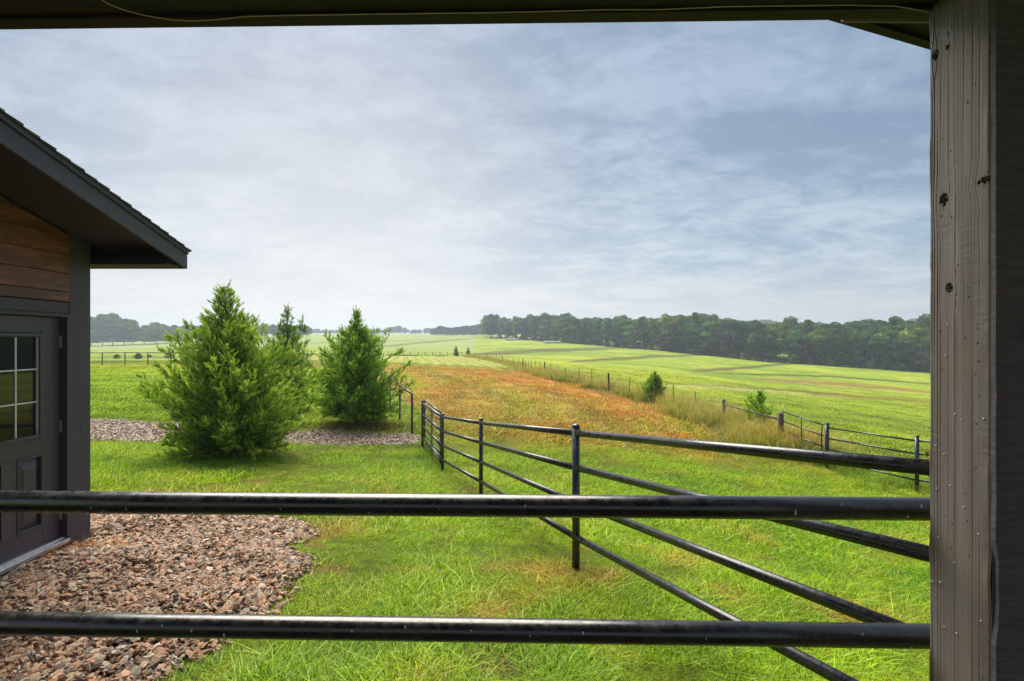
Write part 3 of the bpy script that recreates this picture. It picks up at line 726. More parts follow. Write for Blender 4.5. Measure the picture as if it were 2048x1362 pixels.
# far cross fence
cf = empty('field_fence', G(-20, 150)); tag(cf, 'low dark fence line along the far end of the mown brown field', 'fence')
cps = [(x, 150 + .02 * (x + 20)) for x in np.arange(-34, -10.5, 1.9)]
tops = []
for (x, y) in cps:
    b = G(x, y); mb = MB(); mb.tube([(b.x, b.y, b.z - .2), (b.x, b.y, b.z + 1.15)], .07, 6); mb.build('post', M_rust, cf); tops.append(b)
for k in range(4):
    mb = MB(); mb.tube([tuple(t + Vector((0, 0, .2 + k * .28))) for t in tops], .02, 4, caps=False); mb.build('wire', M_rust, cf)
bw = [(.12, .12, .03), (.2, .15, .05)]
strip_scatter('tall_grass', [(-36, 150.5), (-11, 150.2)], 700, .35, .55, bw)

# ------------------------------------------------------------------ shed on the left
def sp(Yd, z, nn): return (-3.824 - .052 * Yd + nn, Yd * K, Z0 + z)
def sbox(mb, y0, y1, z0, z1, n0, n1, zt0=None, zt1=None):
    """box on the shed's gable wall; zt0/zt1 = top heights at y0/y1"""
    a = z1 if zt0 is None else zt0; b = z1 if zt1 is None else zt1
    return mb.hexa([sp(y0, z0, n0), sp(y0, z0, n1), sp(y1, z0, n1), sp(y1, z0, n0), sp(y0, a, n0), sp(y0, a, n1), sp(y1, b, n1), sp(y1, b, n0)])
shed = empty('garden_shed', sp(5.55, -1.9, 0)); tag(shed, 'charcoal outbuilding with stained wood gable planks and a deep sloping eave at the left edge', 'building')
SL = .2217; YE = 5.9; YR = 3.25
def zf(Y): return .734 + SL * (YE - Y)       # fascia bottom on the far slope
def S(name, mat, *boxes, parent=None, bevel=0.002):
    mb = MB()
    for b in boxes: sbox(mb, *b)
    o = mb.build(name, mat, shed, bevel=bevel)
    if parent is not None: o.parent = parent
    return o
S('wall', M_soffit, (.95, 5.55, -2.0, 0, -5.0, -.06, 1.2, zf(5.55) + .10))
mb = MB()
sbox(mb, 3.25, 5.55, 1.0, 0, -5, -.06, zf(3.25) + .11, zf(5.55) + .11)
mb.build('gable_infill', M_soffit, shed)
S('foundation', M_conc, (.9, 5.58, -2.45, -1.84, -5.02, .035))
S('corner_trim', M_trim, (5.27, 5.55, -1.96, 0, -.05, .045, zf(5.27) + .12, zf(5.55) + .12), bevel=.004)
S('frieze_board', M_soffit, (3.25, 5.268, 1.0, 0, -.05, .030, 1.43, .98), bevel=0)
# frieze is cut to show only above the planks: planks sit proud below it
zt = lambda Y: .955 + .232 * (5.27 - Y)
bounds = [.348, .44, .605, .774, .943, 1.11, 1.28, 1.45]
for z0, z1 in zip(bounds[:-1], bounds[1:]):
    ymax = 5.268
    ya = 3.3
    # top edge follows the rake where it cuts the plank
    def yt(z): return 5.27 - (z - .955) / .232
    if z1 <= .955: sec = [(ya, ymax, z1, z1)]
    elif z0 < .955: sec = [(ya, yt(z1), z1, z1), (yt(z1), ymax, z1, zt(ymax))]
    else: sec = [(ya, yt(z1), z1, z1), (yt(z1), yt(z0), z1, z0 + .002)]
    mb = MB()
    for (a, b, ta, tb) in sec: sbox(mb, a, b, z0 + .006, 0, .031, .046, ta, tb)
    o = mb.build('plank', M_clad, shed, bevel=.002)
S('header_board', M_trim, (3.3, 5.268, .245, .346, -.05, .040), bevel=.003)
for z0 in np.arange(-1.8, .2, .17): pass
S('wall_trim', M_trim, (.95, 4.02, -1.84, .243, -.05, .03))
# door case
S('door_casing', M_trim, (5.228, 5.268, -1.79, .243, -.05, .052), (4.02, 5.227, .212, .243, -.05, .052), (4.02, 4.05, -1.79, .211, -.05, .052), bevel=.003)
door = S('door', M_door, (4.06, 4.24, -1.78, .207, -.055, -.012), (5.02, 5.216, -1.78, .207, -.055, -.012), (4.241, 5.019, .067, .207, -.055, -.012), (4.241, 5.019, -.980, -.84, -.055, -.012), (4.241, 5.019, -1.78, -1.617, -.055, -.012), (4.599, 4.741, -1.616, -.981, -.055, -.012), (4.241, 4.320, -1.616, -.981, -.055, -.012), bevel=.002)
def D(name, mat, *boxes, bevel=.0015):
    o = S(name, mat, *boxes, parent=None, bevel=bevel); o.parent = door; o.location = -Vector(shed.location) * 0; return o
S('window_frame', M_door, (4.242, 4.29, -.838, .065, -.05, .004), (4.97, 5.018, -.838, .065, -.05, .004), (4.291, 4.969, .030, .065, -.05, .004), (4.291, 4.969, -.838, -.81, -.05, .004), parent=door, bevel=.006)
for (a, b) in ((4.294, 4.511), (4.525, 4.736), (4.75, 4.966)):
    for (c, d_) in ((-.808, -.534), (-.522, -.253), (-.241, .028)):
        S('pane', M_glass, (a, b, c, d_, -.034, -.028), parent=door, bevel=0)
for yv in (4.518, 4.743): S('muntin', M_muntin, (yv - .007, yv + .007, -.808, .028, -.034, -.020), parent=door)
for zv in (-.247, -.528): S('muntin', M_muntin, (4.294, 4.966, zv - .006, zv + .006, -.034, -.0205), parent=door)
S('muntin', M_muntin, (4.966, 4.9695, -.808, .028, -.03, -.012), parent=door, bevel=0)
for (a, b) in ((4.322, 4.597), (4.743, 5.018)):
    mb = MB(); sbox(mb, a, b, -1.615, -.982, -.05, -.040)
    # raised field with sloped shoulders
    o0 = [sp(a + .02, -1.585, -.03), sp(b - .02, -1.585, -.03), sp(b - .02, -1.012, -.03), sp(a + .02, -1.012, -.03)]
    i0 = [sp(a + .075, -1.51, -.014), sp(b - .075, -1.51, -.014), sp(b - .075, -1.087, -.014), sp(a + .075, -1.087, -.014)]
    q0 = [(x - .012, y, z) for x, y, z in o0]
    mb.hexa(q0 + i0); sbox(mb, a, a + .018, -1.614, -.983, -.04, -.006); sbox(mb, b - .018, b, -1.614, -.983, -.04, -.006)
    sbox(mb, a + .018, b - .018, -1.003, -.983, -.04, -.006); sbox(mb, a + .018, b - .018, -1.614, -1.594, -.04, -.006)
    o = mb.build('panel', M_door, shed, bevel=.003); o.parent = door
for zv in (-.01, -.78, -1.57): S('hinge', M_brass, (5.2165, 5.2275, zv - .055, zv + .055, -.04, .004), parent=door)
S('threshold', M_alu, (4.03, 5.262, -1.838, -1.806, -.05, .055), (4.03, 5.262, -1.805, -1.782, -.05, .020), bevel=.002)
# roof
def roof_slab(name, mat, n0, n1, t0, t1, yextra=0.0, far=True, parent=None):
    mb = MB()
    ye = YE + yextra
    z = lambda Y: .734 + SL * (YE - Y)
    mb.hexa([sp(YR, z(YR) + t0, n0), sp(YR, z(YR) + t0, n1), sp(ye, z(ye) + t0, n1), sp(ye, z(ye) + t0, n0), sp(YR, z(YR) + t1, n0), sp(YR, z(YR) + t1, n1), sp(ye, z(ye) + t1, n1), sp(ye, z(ye) + t1, n0)])
    if far:
        yn = .5; zn = lambda Y: z(YR) - SL * (YR - Y)
        mb.hexa([sp(yn, zn(yn) + t0, n0), sp(yn, zn(yn) + t0, n1), sp(YR - .001, z(YR) + t0, n1), sp(YR - .001, z(YR) + t0, n0), sp(yn, zn(yn) + t1, n0), sp(yn, zn(yn) + t1, n1), sp(YR - .001, z(YR) + t1, n1), sp(YR - .001, z(YR) + t1, n0)])
    return mb.build(name, mat, shed, bevel=.002)
roof_slab('roof_deck', M_soffit, -5.3, .795, .145, .17)
roof_slab('soffit', M_soffit, -.055, .772, .12, .144)
roof_slab('rake_fascia', M_trim, .773, .80, 0.0, .143)
roof_slab('rake_trim', M_trim, .7965, .815, .146, .182)
mb = MB(); sbox(mb, YE - .03, YE - .001,   .734, .734 + .152, -5.3, .772); mb.build('eave_fascia', M_trim, shed, bevel=.002)
mb = MB(); sbox(mb, 5.56, YE - .032, .736, .752, -5.0, .771); mb.build('eave_soffit', M_soffit, shed)
# shingle courses (butt edges step along the rake)
yc = YE + .03; cs = .145; k = 0
while yc > YR + .1:
    y1 = yc; y0 = max(yc - cs - .02, YR); mb = MB(); zb = lambda Y: .734 + SL * (YE - Y) + .184
    mb.hexa([sp(y0, zb(y0) + .001, -5.32), sp(y0, zb(y0) + .001, .828), sp(y1, zb(y1) + .001, .828), sp(y1, zb(y1) + .001, -5.32),
             sp(y0, zb(y0) + .006, -5.32), sp(y0, zb(y0) + .006, .828 + .004 * (k % 2)), sp(y1, zb(y1) + .020, .828 + .004 * (k % 2)), sp(y1, zb(y1) + .020, -5.32)])
    mb.build('shingle_course', M_shingle, shed); yc -= cs; k += 1
# small dry weeds at the corner of the shed
for q, (x, y, s) in enumerate([(-3.98, 5.15, .9), (-3.85, 5.28, .8), (-3.7, 5.32, .7), (-4.02, 4.98, .5), (-3.93, 5.22, .8)]): pass
wx = np.array([-3.98, -3.85, -3.7, -3.92, -3.78, -3.6, -4.05, -4.02]); wy = np.array([5.12, 5.22, 5.3, 5.2, 5.27, 5.32, 4.7, 4.95]); m = len(wx)
o = scatter('dry_weeds', np.stack([wx, wy * K, tz(wx, wy * K) + .03], 1), np.zeros((m, 3)), np.tile([.22, .22, .13], (m, 1)) * rng.uniform(.7, 1.2, (m, 1)), rng.integers(0, 5, m), tg, np.tile([.62, .28, .09], (m, 1)))
tag(o, kind='stuff')

# ------------------------------------------------------------------ the open shelter the view is from
sh = empty('open_shelter', G(1.1, 1.4)); tag(sh, 'weathered timber post and dark beam of the open shelter framing the view', 'shelter')
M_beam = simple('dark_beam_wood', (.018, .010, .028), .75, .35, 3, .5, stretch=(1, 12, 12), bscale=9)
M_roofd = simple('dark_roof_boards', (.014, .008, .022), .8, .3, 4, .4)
# post face: grain, knots and checks modelled on a fine grid
wm, n, out = new_mat('weathered_grey_timber')
tco = n.n('ShaderNodeTexCoord').outputs['Object']; kn = n.n('ShaderNodeAttribute', {'attribute_name': 'knot'}).outputs['Fac']; gr = n.n('ShaderNodeAttribute', {'attribute_name': 'grain'}).outputs['Fac']
g1 = n.noise(n.vmul(tco, (26, 26, .9)), 1.5, 4, .5); g3 = n.noise(n.vmul(tco, (3, 3, 40)), 5, 3, .5); g4 = n.noise(tco, 5, 4, .6)
c = n.ramp(g1, [(.25, (.105, .088, .084)), (.5, (.165, .142, .136)), (.75, (.235, .208, .204))])
c = n.mix(n.range(gr, 0, 1, 0, .5), c, (.085, .065, .055))
c = n.mix(n.range(g4, .42, .65, 0, .6), c, (.17, .125, .10))
c = n.mix(kn, c, (.02, .017, .015))
hb = n.math('ADD', n.math('MULTIPLY', g1, .6), n.math('MULTIPLY', g3, .35))
p = n.n('ShaderNodeBsdfPrincipled', None, Base_Color=c, Roughness=.62, Normal=n.n('ShaderNodeBump', None, Strength=.3, Distance=.0015, Height=hb))
n.t.links.new(p.outputs[0], out.inputs[0])
PX = 1.055; PY1 = 1.455 * K; PY0 = 1.269 * K; PZ1 = Z0 + .838; PZ0 = G(1.1, 1.4).z - .2
nu, nv = 90, 760
u = np.linspace(0, 1, nu); v = np.linspace(0, 1, nv); U, Vv = np.meshgrid(u, v)      # u: 0 = far edge, 1 = near edge
zz = PZ0 + (PZ1 - PZ0) * Vv; wd = PY1 - PY0; um = U * wd
def zpix(py, uu): return Z0 - (py - 681) / 1150 * (1.455 + (1.269 - 1.455) * uu)
knots = [(.11, zpix(113, .11), .0075, .010), (.27, zpix(403, .27), .008, .013), (.36, zpix(578, .36), .006, .010), (.93, zpix(362, .93), .012, .006), (.33, zpix(95, .33) + .0, .0035, .004)]
warp = 0; hole = np.zeros_like(U); stain = np.zeros_like(U)
for (ku, kz, kr, kh) in knots:
    du = um - ku * wd; dz = zz - kz
    infl = np.exp(-(dz / (kh * 4.5)) ** 2)
    warp = warp + np.sign(du) * kr * 1.6 * infl * np.exp(-np.abs(du) / (kr * 2.6))
    r = np.sqrt((du / kr) ** 2 + (dz / kh) ** 2) + (fbm(du * 300 + 5, dz * 300, 3, 3) - .5) * .5
    hole += np.exp(-(r / .75) ** 4) * (fbm(du * 500, dz * 260, 12, 2) > .38) + .8 * np.exp(-((r - 1.25) / .16) ** 2) * (dz > -kh * .3); stain += .5 * np.exp(-(r / 1.5) ** 2) + .3 * np.exp(-((du / kr) ** 2 + ((dz + kh * 1.1) / kh) ** 2))
gu = um - warp + .0035 * (fbm(zz * 1.3, um * 3, 6, 3) - .5)
gl = np.zeros_like(U)
gg = np.random.default_rng(5)
for pos, wdt, dep in [(.055, .012, 1), (.10, .010, .9), (.16, .008, .7), (.03, .006, .5), (.21, .007, .4), (.46, .006, .55), (.60, .006, .6), (.74, .006, .5), (.84, .005, .4), (.345, .006, .35), (.52, .005, .3)]:
    gl += dep * np.exp(-((gu / wd - pos) / wdt) ** 2) * (.45 + .9 * sstep(fbm(zz * 2.5 + pos * 50, zz * 0 + pos * 9, 14, 2), .3, .6))
fine = (fbm(gu / wd * 75, zz * 4, 9, 3) - .5)
cross = (fbm(gu * 40, zz * 160, 41, 2) - .5) * sstep(fbm(gu * 20, zz * 4, 43, 2), .45, .65)
pits = np.zeros_like(U)
for q in range(50):
    pu, pz = gg.uniform(.03, .97), gg.uniform(Z0 - .5, PZ1); pr = gg.uniform(.0006, .0014)
    pits += np.exp(-(((um - pu * wd) / pr) ** 2 + ((zz - pz) / (pr * 1.5)) ** 2))
X3 = PX + .0015 * gl + .0006 * fine + .0009 * cross + .010 * np.clip(hole, 0, 1) + .003 * np.clip(pits, 0, 1)
X3 += .0028 * (np.exp(-(U / .018) ** 2) + np.exp(-((1 - U) / .018) ** 2)) + .0015 * (fbm(zz * 9, U * 0, 4, 3) - .5) * (np.exp(-(U / .08) ** 2) + np.exp(-((1 - U) / .08) ** 2)) * 4
YY = PY1 - um
PV = np.stack([X3.ravel(), YY.ravel(), zz.ravel()], 1)
ii, jj = np.meshgrid(np.arange(nv - 1), np.arange(nu - 1), indexing='ij'); a = (ii * nu + jj).ravel()
PF = np.stack([a, a + 1, a + nu + 1, a + nu], 1)[:, ::-1]
# back box closes the post
b0 = len(PV); e = .004
BV = np.array([(PX + e, PY0, PZ0), (PX + .19, PY0, PZ0), (PX + .19, PY1, PZ0), (PX + e, PY1, PZ0), (PX + e, PY0, PZ1), (PX + .19, PY0, PZ1), (PX + .19, PY1, PZ1), (PX + e, PY1, PZ1)])
BF = np.array([(3, 2, 1, 0), (4, 5, 6, 7), (0, 1, 5, 4), (1, 2, 6, 5), (2, 3, 7, 6)]) + b0
po = mesh_np('post', np.vstack([PV, BV]) - np.array(sh.location), [np.vstack([PF, BF])], [wm], sh, attrs={'knot': ('FLOAT', np.concatenate([np.clip(hole + stain * .55 + pits * .8, 0, 1).ravel(), np.zeros(8)])), 'grain': ('FLOAT', np.concatenate([np.clip(gl + .5 * fine, 0, 1).ravel(), np.zeros(8)]))}, smooth=False)
# inner board behind the post face, with a ragged gap
M_board = simple('dark_sawn_board', (.10, .08, .095), .8, .3, 14, .5, stretch=(1, 1, 6), bscale=26)
g = np.random.default_rng(11); mb = MB()
nz = 60; Vb = []; zs = np.linspace(PZ0, PZ1, nz); F = []
for i, z in enumerate(zs):
    gap = .0005 + .002 * abs(math.sin(i * .7)) * g.random() + (.006 if Z0 - .64 < z < Z0 - .45 else 0)
    for (x, y) in ((PX + gap, PY0 - .012), (PX + .5, PY0 - .012), (PX + .5, PY0 - .001), (PX + gap, PY0 - .001)): Vb.append((x, y, z))
for i in range(nz - 1):
    for k in range(4):
        a = i * 4 + k; b = i * 4 + (k + 1) % 4; F.append((a, b, b + 4, a + 4))
mb.add(Vb, F); mb.build('inner_board', M_board, sh, bevel=0)
# white paint flecks on the post
fl = MB(); g = np.random.default_rng(8)
for q in range(18):
    uu = g.uniform(.05, .95); z = Z0 + g.uniform(-.75, .05); s = g.uniform(.0008, .0017)
    fl.box(PX - .0015, PX + .002, PY1 - uu * wd - s, PY1 - uu * wd + s, z - s, z + s * g.uniform(.6, 1.6))
o = fl.build('paint_flecks', M_drop, sh); o['kind'] = 'stuff'
# beam
def bl(X, d=0): return (1.5237 + (X + 1.357) * (-.0211) + d) * K
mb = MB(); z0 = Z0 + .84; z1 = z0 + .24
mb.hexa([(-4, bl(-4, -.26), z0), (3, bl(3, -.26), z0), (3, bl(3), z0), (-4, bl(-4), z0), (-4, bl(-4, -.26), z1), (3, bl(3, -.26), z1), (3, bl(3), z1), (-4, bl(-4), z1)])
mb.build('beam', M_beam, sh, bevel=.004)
mb = MB(); mb.hexa([(-4, bl(-4, -.035), z0 - .010), (3, bl(3, -.035), z0 - .010), (3, bl(3, .012), z0 - .010), (-4, bl(-4, .012), z0 - .010), (-4, bl(-4, -.035), z0 - .001), (3, bl(3, -.035), z0 - .001), (3, bl(3, .012), z0 - .001), (-4, bl(-4, .012), z0 - .001)])
mb.build('beam_trim', M_beam, sh, bevel=.001)
mb = MB(); mb.tube([(.88, bl(.88, .045), z0 + .020), (1.4, bl(1.4, .045), z0 + .010)], .016, 12); mb.build('conduit', simple('weathered_conduit', (.13, .10, .08), .6, .3, 9), sh, smooth=True)
# cord running under the beam
cp_ = []
for (px, py) in [(180, -22), (215, 2), (245, 14), (290, 26), (345, 35), (385, 37), (425, 35), (490, 28), (560, 26), (700, 24), (850, 22), (1000, 20), (1130, 17), (1210, 14), (1320, 14), (1450, 8), (1700, 5), (1790, 7), (1820, 12), (1858, 19)]:
    Yd = (.84 - .006) * 1150 / (681 - py); cp_.append((((px - 1024) / 1150 * Yd), Yd * K, z0 - .0125 if True else 0))
mb = MB(); mb.tube(cp_, .0011, 6); mb.build('cord', M_cream, sh, smooth=True)
hk = [W(1826, 9, 1.50), W(1829, 20, 1.50), W(1822, 27, 1.50), W(1811, 31, 1.50), W(1808, 26, 1.50)]
mb = MB(); mb.tube([tuple(h) for h in hk], [.005, .0045, .0045, .004, .003], 8); mb.build('hook', M_steel_white, sh, smooth=True)
# roof over the shelter and its corner
mb = MB(); mb.box(-4, 3.2, -2.6, 1.55 * K, Z0 + 1.085, Z0 + 1.16); mb.build('roof_deck', M_roofd, sh)  # unseen deck that shades the near faces, kept short to let light in behind
def prism(mb, poly, za, zb):
    V = [(x, y * K, Z0 + za) for x, y in poly] + [(x, y * K, Z0 + zb) for x, y in poly]; n = len(poly)
    F = [tuple(range(n))[::-1], tuple(range(n, 2 * n))] + [(i, (i + 1) % n, (i + 1) % n + n, i + n) for i in range(n)]
    mb.add(V, F)
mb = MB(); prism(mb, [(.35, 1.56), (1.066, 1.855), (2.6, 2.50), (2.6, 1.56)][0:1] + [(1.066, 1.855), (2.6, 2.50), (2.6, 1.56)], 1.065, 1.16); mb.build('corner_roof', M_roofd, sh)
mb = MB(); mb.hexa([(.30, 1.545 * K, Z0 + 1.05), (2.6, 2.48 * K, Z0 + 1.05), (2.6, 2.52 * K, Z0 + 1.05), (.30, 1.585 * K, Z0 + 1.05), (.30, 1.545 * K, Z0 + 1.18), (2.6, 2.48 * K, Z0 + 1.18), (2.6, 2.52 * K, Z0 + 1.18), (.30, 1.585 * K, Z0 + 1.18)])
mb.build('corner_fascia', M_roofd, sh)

# ------------------------------------------------------------------ cedars
cm, n, out = new_mat('cedar_foliage')
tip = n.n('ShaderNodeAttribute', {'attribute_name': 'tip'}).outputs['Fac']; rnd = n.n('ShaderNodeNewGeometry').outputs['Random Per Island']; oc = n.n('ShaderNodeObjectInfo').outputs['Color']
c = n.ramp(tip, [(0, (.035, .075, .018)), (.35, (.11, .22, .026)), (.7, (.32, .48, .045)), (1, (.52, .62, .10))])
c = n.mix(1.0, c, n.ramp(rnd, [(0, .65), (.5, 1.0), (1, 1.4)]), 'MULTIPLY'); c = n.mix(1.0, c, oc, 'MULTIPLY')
df = n.n('ShaderNodeBsdfDiffuse', None, Color=c); tr = n.n('ShaderNodeBsdfTranslucent', None, Color=c)
m1 = n.n('ShaderNodeMixShader', None, Fac=.38); n.t.links.new(df.outputs[0], m1.inputs[1]); n.t.links.new(tr.outputs[0], m1.inputs[2]); n.t.links.new(m1.outputs[0], out.inputs[0])
M_bark = simple('bark', (.13, .085, .06), .9, .4, 12, .8, stretch=(2, 2, .4))
def norm(v): return v / np.maximum(np.linalg.norm(v, axis=-1, keepdims=True), 1e-9)
def cedar(name, base, H, Rad, seed, label, nbr=120, prof=None, sub_step=.085, needle=.075, nw=.012, skirt=.02, lean=(0, 0), color=(1, 1, 1, 1), elev=(18, 52), leaders=1, group=None, low=True):
    g = np.random.default_rng(seed); root = empty(name, base); tag(root, label, 'tree', group)
    tb = MB(); topx, topy = lean
    tb.tube([(0, 0, -.1), (topx * .2, topy * .2, H * .3), (topx * .6, topy * .6, H * .7), (topx, topy, H * .97)], [H * .022, H * .016, H * .008, .004], 8)
    prof = prof or [(0, .62), (.12, .92), (.28, 1.0), (.5, .78), (.7, .46), (.85, .24), (1, .07)]
    px_, pr_ = zip(*prof); P0 = []; D0 = []; T0 = []; L0 = []
    heads = [(0, 0, H)]
    for l in range(leaders - 1): heads.append((g.uniform(.25, .45) * (1 if g.random() < .5 else -1) * Rad, g.uniform(-.3, .3) * Rad, H * g.uniform(.82, .93)))
    for i in range(nbr):
        f = skirt + (1 - skirt) * ((i + g.random()) / nbr) ** .92
        hx, hy, hh = heads[0] if g.random() > .28 * (leaders > 1) else heads[g.integers(0, len(heads))]
        z0 = f * hh * .97; az = i * 2.39996 + g.uniform(-.4, .4)
        L = Rad * np.interp(f, px_, pr_) * g.uniform(.70, 1.18)
        if g.random() < .12: L *= 1.18
        el = R(g.uniform(*elev)) * (.62 + .38 * min(1, f * 3)) + f * R(18)
        if i % 4 == 0 and low: f = g.uniform(.03, .24); z0 = f * hh * .97; L = Rad * g.uniform(.45, .80); el = R(g.uniform(-4, 16)); az = g.uniform(0, 6.283)
        dirn = np.array([math.cos(az) * math.cos(el), math.sin(az) * math.cos(el), math.sin(el)])
        if leaders > 1 and abs(hx) > 0: bx, by = hx * min(1, f * 1.4), hy * min(1, f * 1.4)
        else: bx, by = topx * f, topy * f
        bbr = g.uniform(-.16, .2); ns = max(4, int(L / .07)); t = np.linspace(0, 1, ns); curl = g.uniform(-.05, .22); sag = g.uniform(-.12, .04)
        pts = np.array([bx, by, max(z0 - math.sin(el) * L * .30, .10)])[None, :] + dirn[None, :] * (t * L)[:, None]
        pts[:, 2] += L * (sag * t + curl * t * t); pts[:, :2] += g.normal(0, .02, 2)[None, :] * t[:, None]
        pts[:, 2] = np.maximum(pts[:, 2], .05 + .1 * g.random())
        tb.tube([tuple(p) for p in pts[::max(1, ns // 4)]], list(np.linspace(.006 + .009 * L, .003, len(pts[::max(1, ns // 4)]))), 4, caps=False)
        st = np.arange(.07 * L + g.uniform(0, .05), L, sub_step)
        for s in st:
            tt = s / L; p = np.array([np.interp(tt, t, pts[:, k]) for k in range(3)])
            q = np.array([np.interp(min(1, tt + .08), t, pts[:, k]) for k in range(3)]); d = norm(q - p + 1e-6)
            if f > .80 and g.random() < .62: continue
            for sgn in (0, 1):
                if g.random() < .08: continue
                perp = norm(np.cross(d, norm(g.normal(0, 1, 3)))); ang = R(g.uniform(22, 50)); dd = norm(d * math.cos(ang) + perp * math.sin(ang) + np.array([0, 0, g.uniform(.0, .28)]))
                ln = (.11 + .34 * (1 - tt) * min(1, L)) * g.uniform(.55, 1.6)
                P0.append(p); D0.append(dd); L0.append(ln * 1.15); T0.append(.10 + .5 * tt + g.uniform(-.25, .4) * (.4 + tt) + bbr)
        P0.append(pts[-1] - dirn * .03); D0.append(norm(dirn + np.array([0, 0, .3]))); L0.append(g.uniform(.1, .2) * min(1, .4 + L)); T0.append(.95)
    for hx, hy, hh in heads:      # spiky leaders
        for q in range(10):
            z = hh * (.86 + .14 * q / 10); P0.append(np.array([hx + topx, hy + topy, z])); D0.append(norm(np.array([g.normal(0, .5), g.normal(0, .5), 1.0]))); L0.append(.18 * H / 3); T0.append(.5)
    P0 = np.array(P0); D0 = np.array(D0); L0 = np.array(L0); T0 = np.array(T0); nS = len(P0)
    per = 20
    t = (np.arange(per)[None, :] + g.random((nS, per)) * .7) / per
    P = P0[:, None, :] + D0[:, None, :] * (L0[:, None] * t)[:, :, None]; P[:, :, 2] += (L0[:, None] * t * t * .12)
    rv = g.normal(0, 1, (nS, per, 3)); perp = norm(np.cross(np.broadcast_to(D0[:, None, :], rv.shape), rv))
    an = np.radians(g.uniform(9, 34, (nS, per))); nd = norm(D0[:, None, :] * np.cos(an)[:, :, None] + perp * np.sin(an)[:, :, None] + np.array([0, 0, .12]))
    nl = needle * (1.1 - .5 * t) * g.uniform(.6, 1.35, (nS, per)); side = norm(np.cross(nd, g.normal(0, 1, (nS, per, 3))))
    wv = side * (nw * .5 * g.uniform(.7, 1.3, (nS, per)))[:, :, None]
    A = (P - wv).reshape(-1, 3); B = (P + nd * (nl * .45)[:, :, None] + wv).reshape(-1, 3); C = (P + nd * nl[:, :, None]).reshape(-1, 3); Dd = (P + nd * (nl * .5)[:, :, None] - wv * 1.0).reshape(-1, 3)
    m = len(A); V = np.empty((m * 4, 3)); V[0::4] = A; V[1::4] = B; V[2::4] = C; V[3::4] = Dd
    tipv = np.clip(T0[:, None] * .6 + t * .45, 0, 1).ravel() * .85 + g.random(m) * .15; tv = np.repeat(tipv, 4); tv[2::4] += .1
    I = np.arange(m)[:, None] * 4; F = np.hstack([I, I + 1, I + 2, I + 3])
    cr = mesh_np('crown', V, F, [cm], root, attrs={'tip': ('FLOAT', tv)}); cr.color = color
    tk = tb.build('trunk', M_bark, None); tk.parent = root
    return root
b1 = G((470 - 1024) / 1150 * 12.9, 12.9)
prof1 = [(0, .94), (.12, 1.04), (.25, 1.0), (.4, .88), (.55, .62), (.66, .43), (.74, .30), (.80, .21), (.86, .19), (.92, .14), (1, .04)]
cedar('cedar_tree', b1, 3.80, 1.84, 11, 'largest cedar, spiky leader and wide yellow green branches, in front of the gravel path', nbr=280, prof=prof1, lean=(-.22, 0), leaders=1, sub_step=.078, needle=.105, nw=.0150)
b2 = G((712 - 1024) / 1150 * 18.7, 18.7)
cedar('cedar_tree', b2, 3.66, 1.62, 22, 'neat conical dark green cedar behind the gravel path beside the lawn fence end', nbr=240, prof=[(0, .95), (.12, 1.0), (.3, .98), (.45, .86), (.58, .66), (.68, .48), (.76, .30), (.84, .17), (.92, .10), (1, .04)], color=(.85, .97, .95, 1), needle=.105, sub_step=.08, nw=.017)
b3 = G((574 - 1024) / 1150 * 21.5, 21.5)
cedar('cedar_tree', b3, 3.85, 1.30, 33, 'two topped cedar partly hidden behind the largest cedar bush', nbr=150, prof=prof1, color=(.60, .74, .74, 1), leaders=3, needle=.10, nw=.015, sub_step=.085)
# young cedars in the fence line
cedar('cedar_sapling', G((1310 - 1024) / 1150 * 34.5, 34.5), 1.75, .72, 44, 'small dark cedar among the thin steel fence posts and tall dry grass', nbr=90, color=(.7, .9, .85, 1), needle=.12, nw=.022, sub_step=.1)
cedar('cedar_sapling', G((1520 - 1024) / 1150 * 22.5, 22.5), 1.75, 1.0, 55, 'open spreading young cedar between the two rusty end posts of the wire fence', nbr=22, low=False, color=(.8, .95, .7, 1), needle=.11, nw=.018, elev=(38, 66), sub_step=.1)
cedar('cedar_sapling', G((912 - 1024) / 1150 * 152, 152), 2.3, .9, 66, 'tiny pointed cedar at the far corner of the mown field, left one of a pair', nbr=26, color=(.5, .7, .8, 1), needle=.3, nw=.09, sub_step=.2)
cedar('cedar_sapling', G((936 - 1024) / 1150 * 152, 152), 2.0, .6, 67, 'tiny dark cedar at the far corner of the mown field, right one of a pair', nbr=22, color=(.4, .5, .5, 1), needle=.3, nw=.09, sub_step=.2)
# needles litter, pale stones by cedar two are left to the ground tint

# ------------------------------------------------------------------ broadleaf trees
lm, n, out = new_mat('broadleaf_foliage')
oc = n.n('ShaderNodeObjectInfo').outputs['Color']; rnd = n.n('ShaderNodeNewGeometry').outputs['Random Per Island']; gp = n.n('ShaderNodeNewGeometry').outputs['Position']
ck = n.n('ShaderNodeAttribute', {'attribute_name': 'clump'}).outputs['Fac']; c = n.mix(1.0, oc, n.ramp(rnd, [(0, .6), (.5, 1.0), (1, 1.5)]), 'MULTIPLY'); c = n.mix(1.0, c, n.ramp(ck, [(0, (.42, .52, .62)), (.6, (1.0, 1.0, 1.0)), (1, (1.9, 1.75, 1.25))]), 'MULTIPLY'); c = n.mix(1.0, c, n.ramp(n.noise(gp, .35, 3, .6), [(.3, (.75, .8, .9)), (.7, (1.25, 1.15, .95))]), 'MULTIPLY')
df = n.n('ShaderNodeBsdfDiffuse', None, Color=c); tr = n.n('ShaderNodeBsdfTranslucent', None, Color=c)
m1 = n.n('ShaderNodeMixShader', None, Fac=.22); n.t.links.new(df.outputs[0], m1.inputs[1]); n.t.links.new(tr.outputs[0], m1.inputs[2]); n.t.links.new(m1.outputs[0], out.inputs[0])
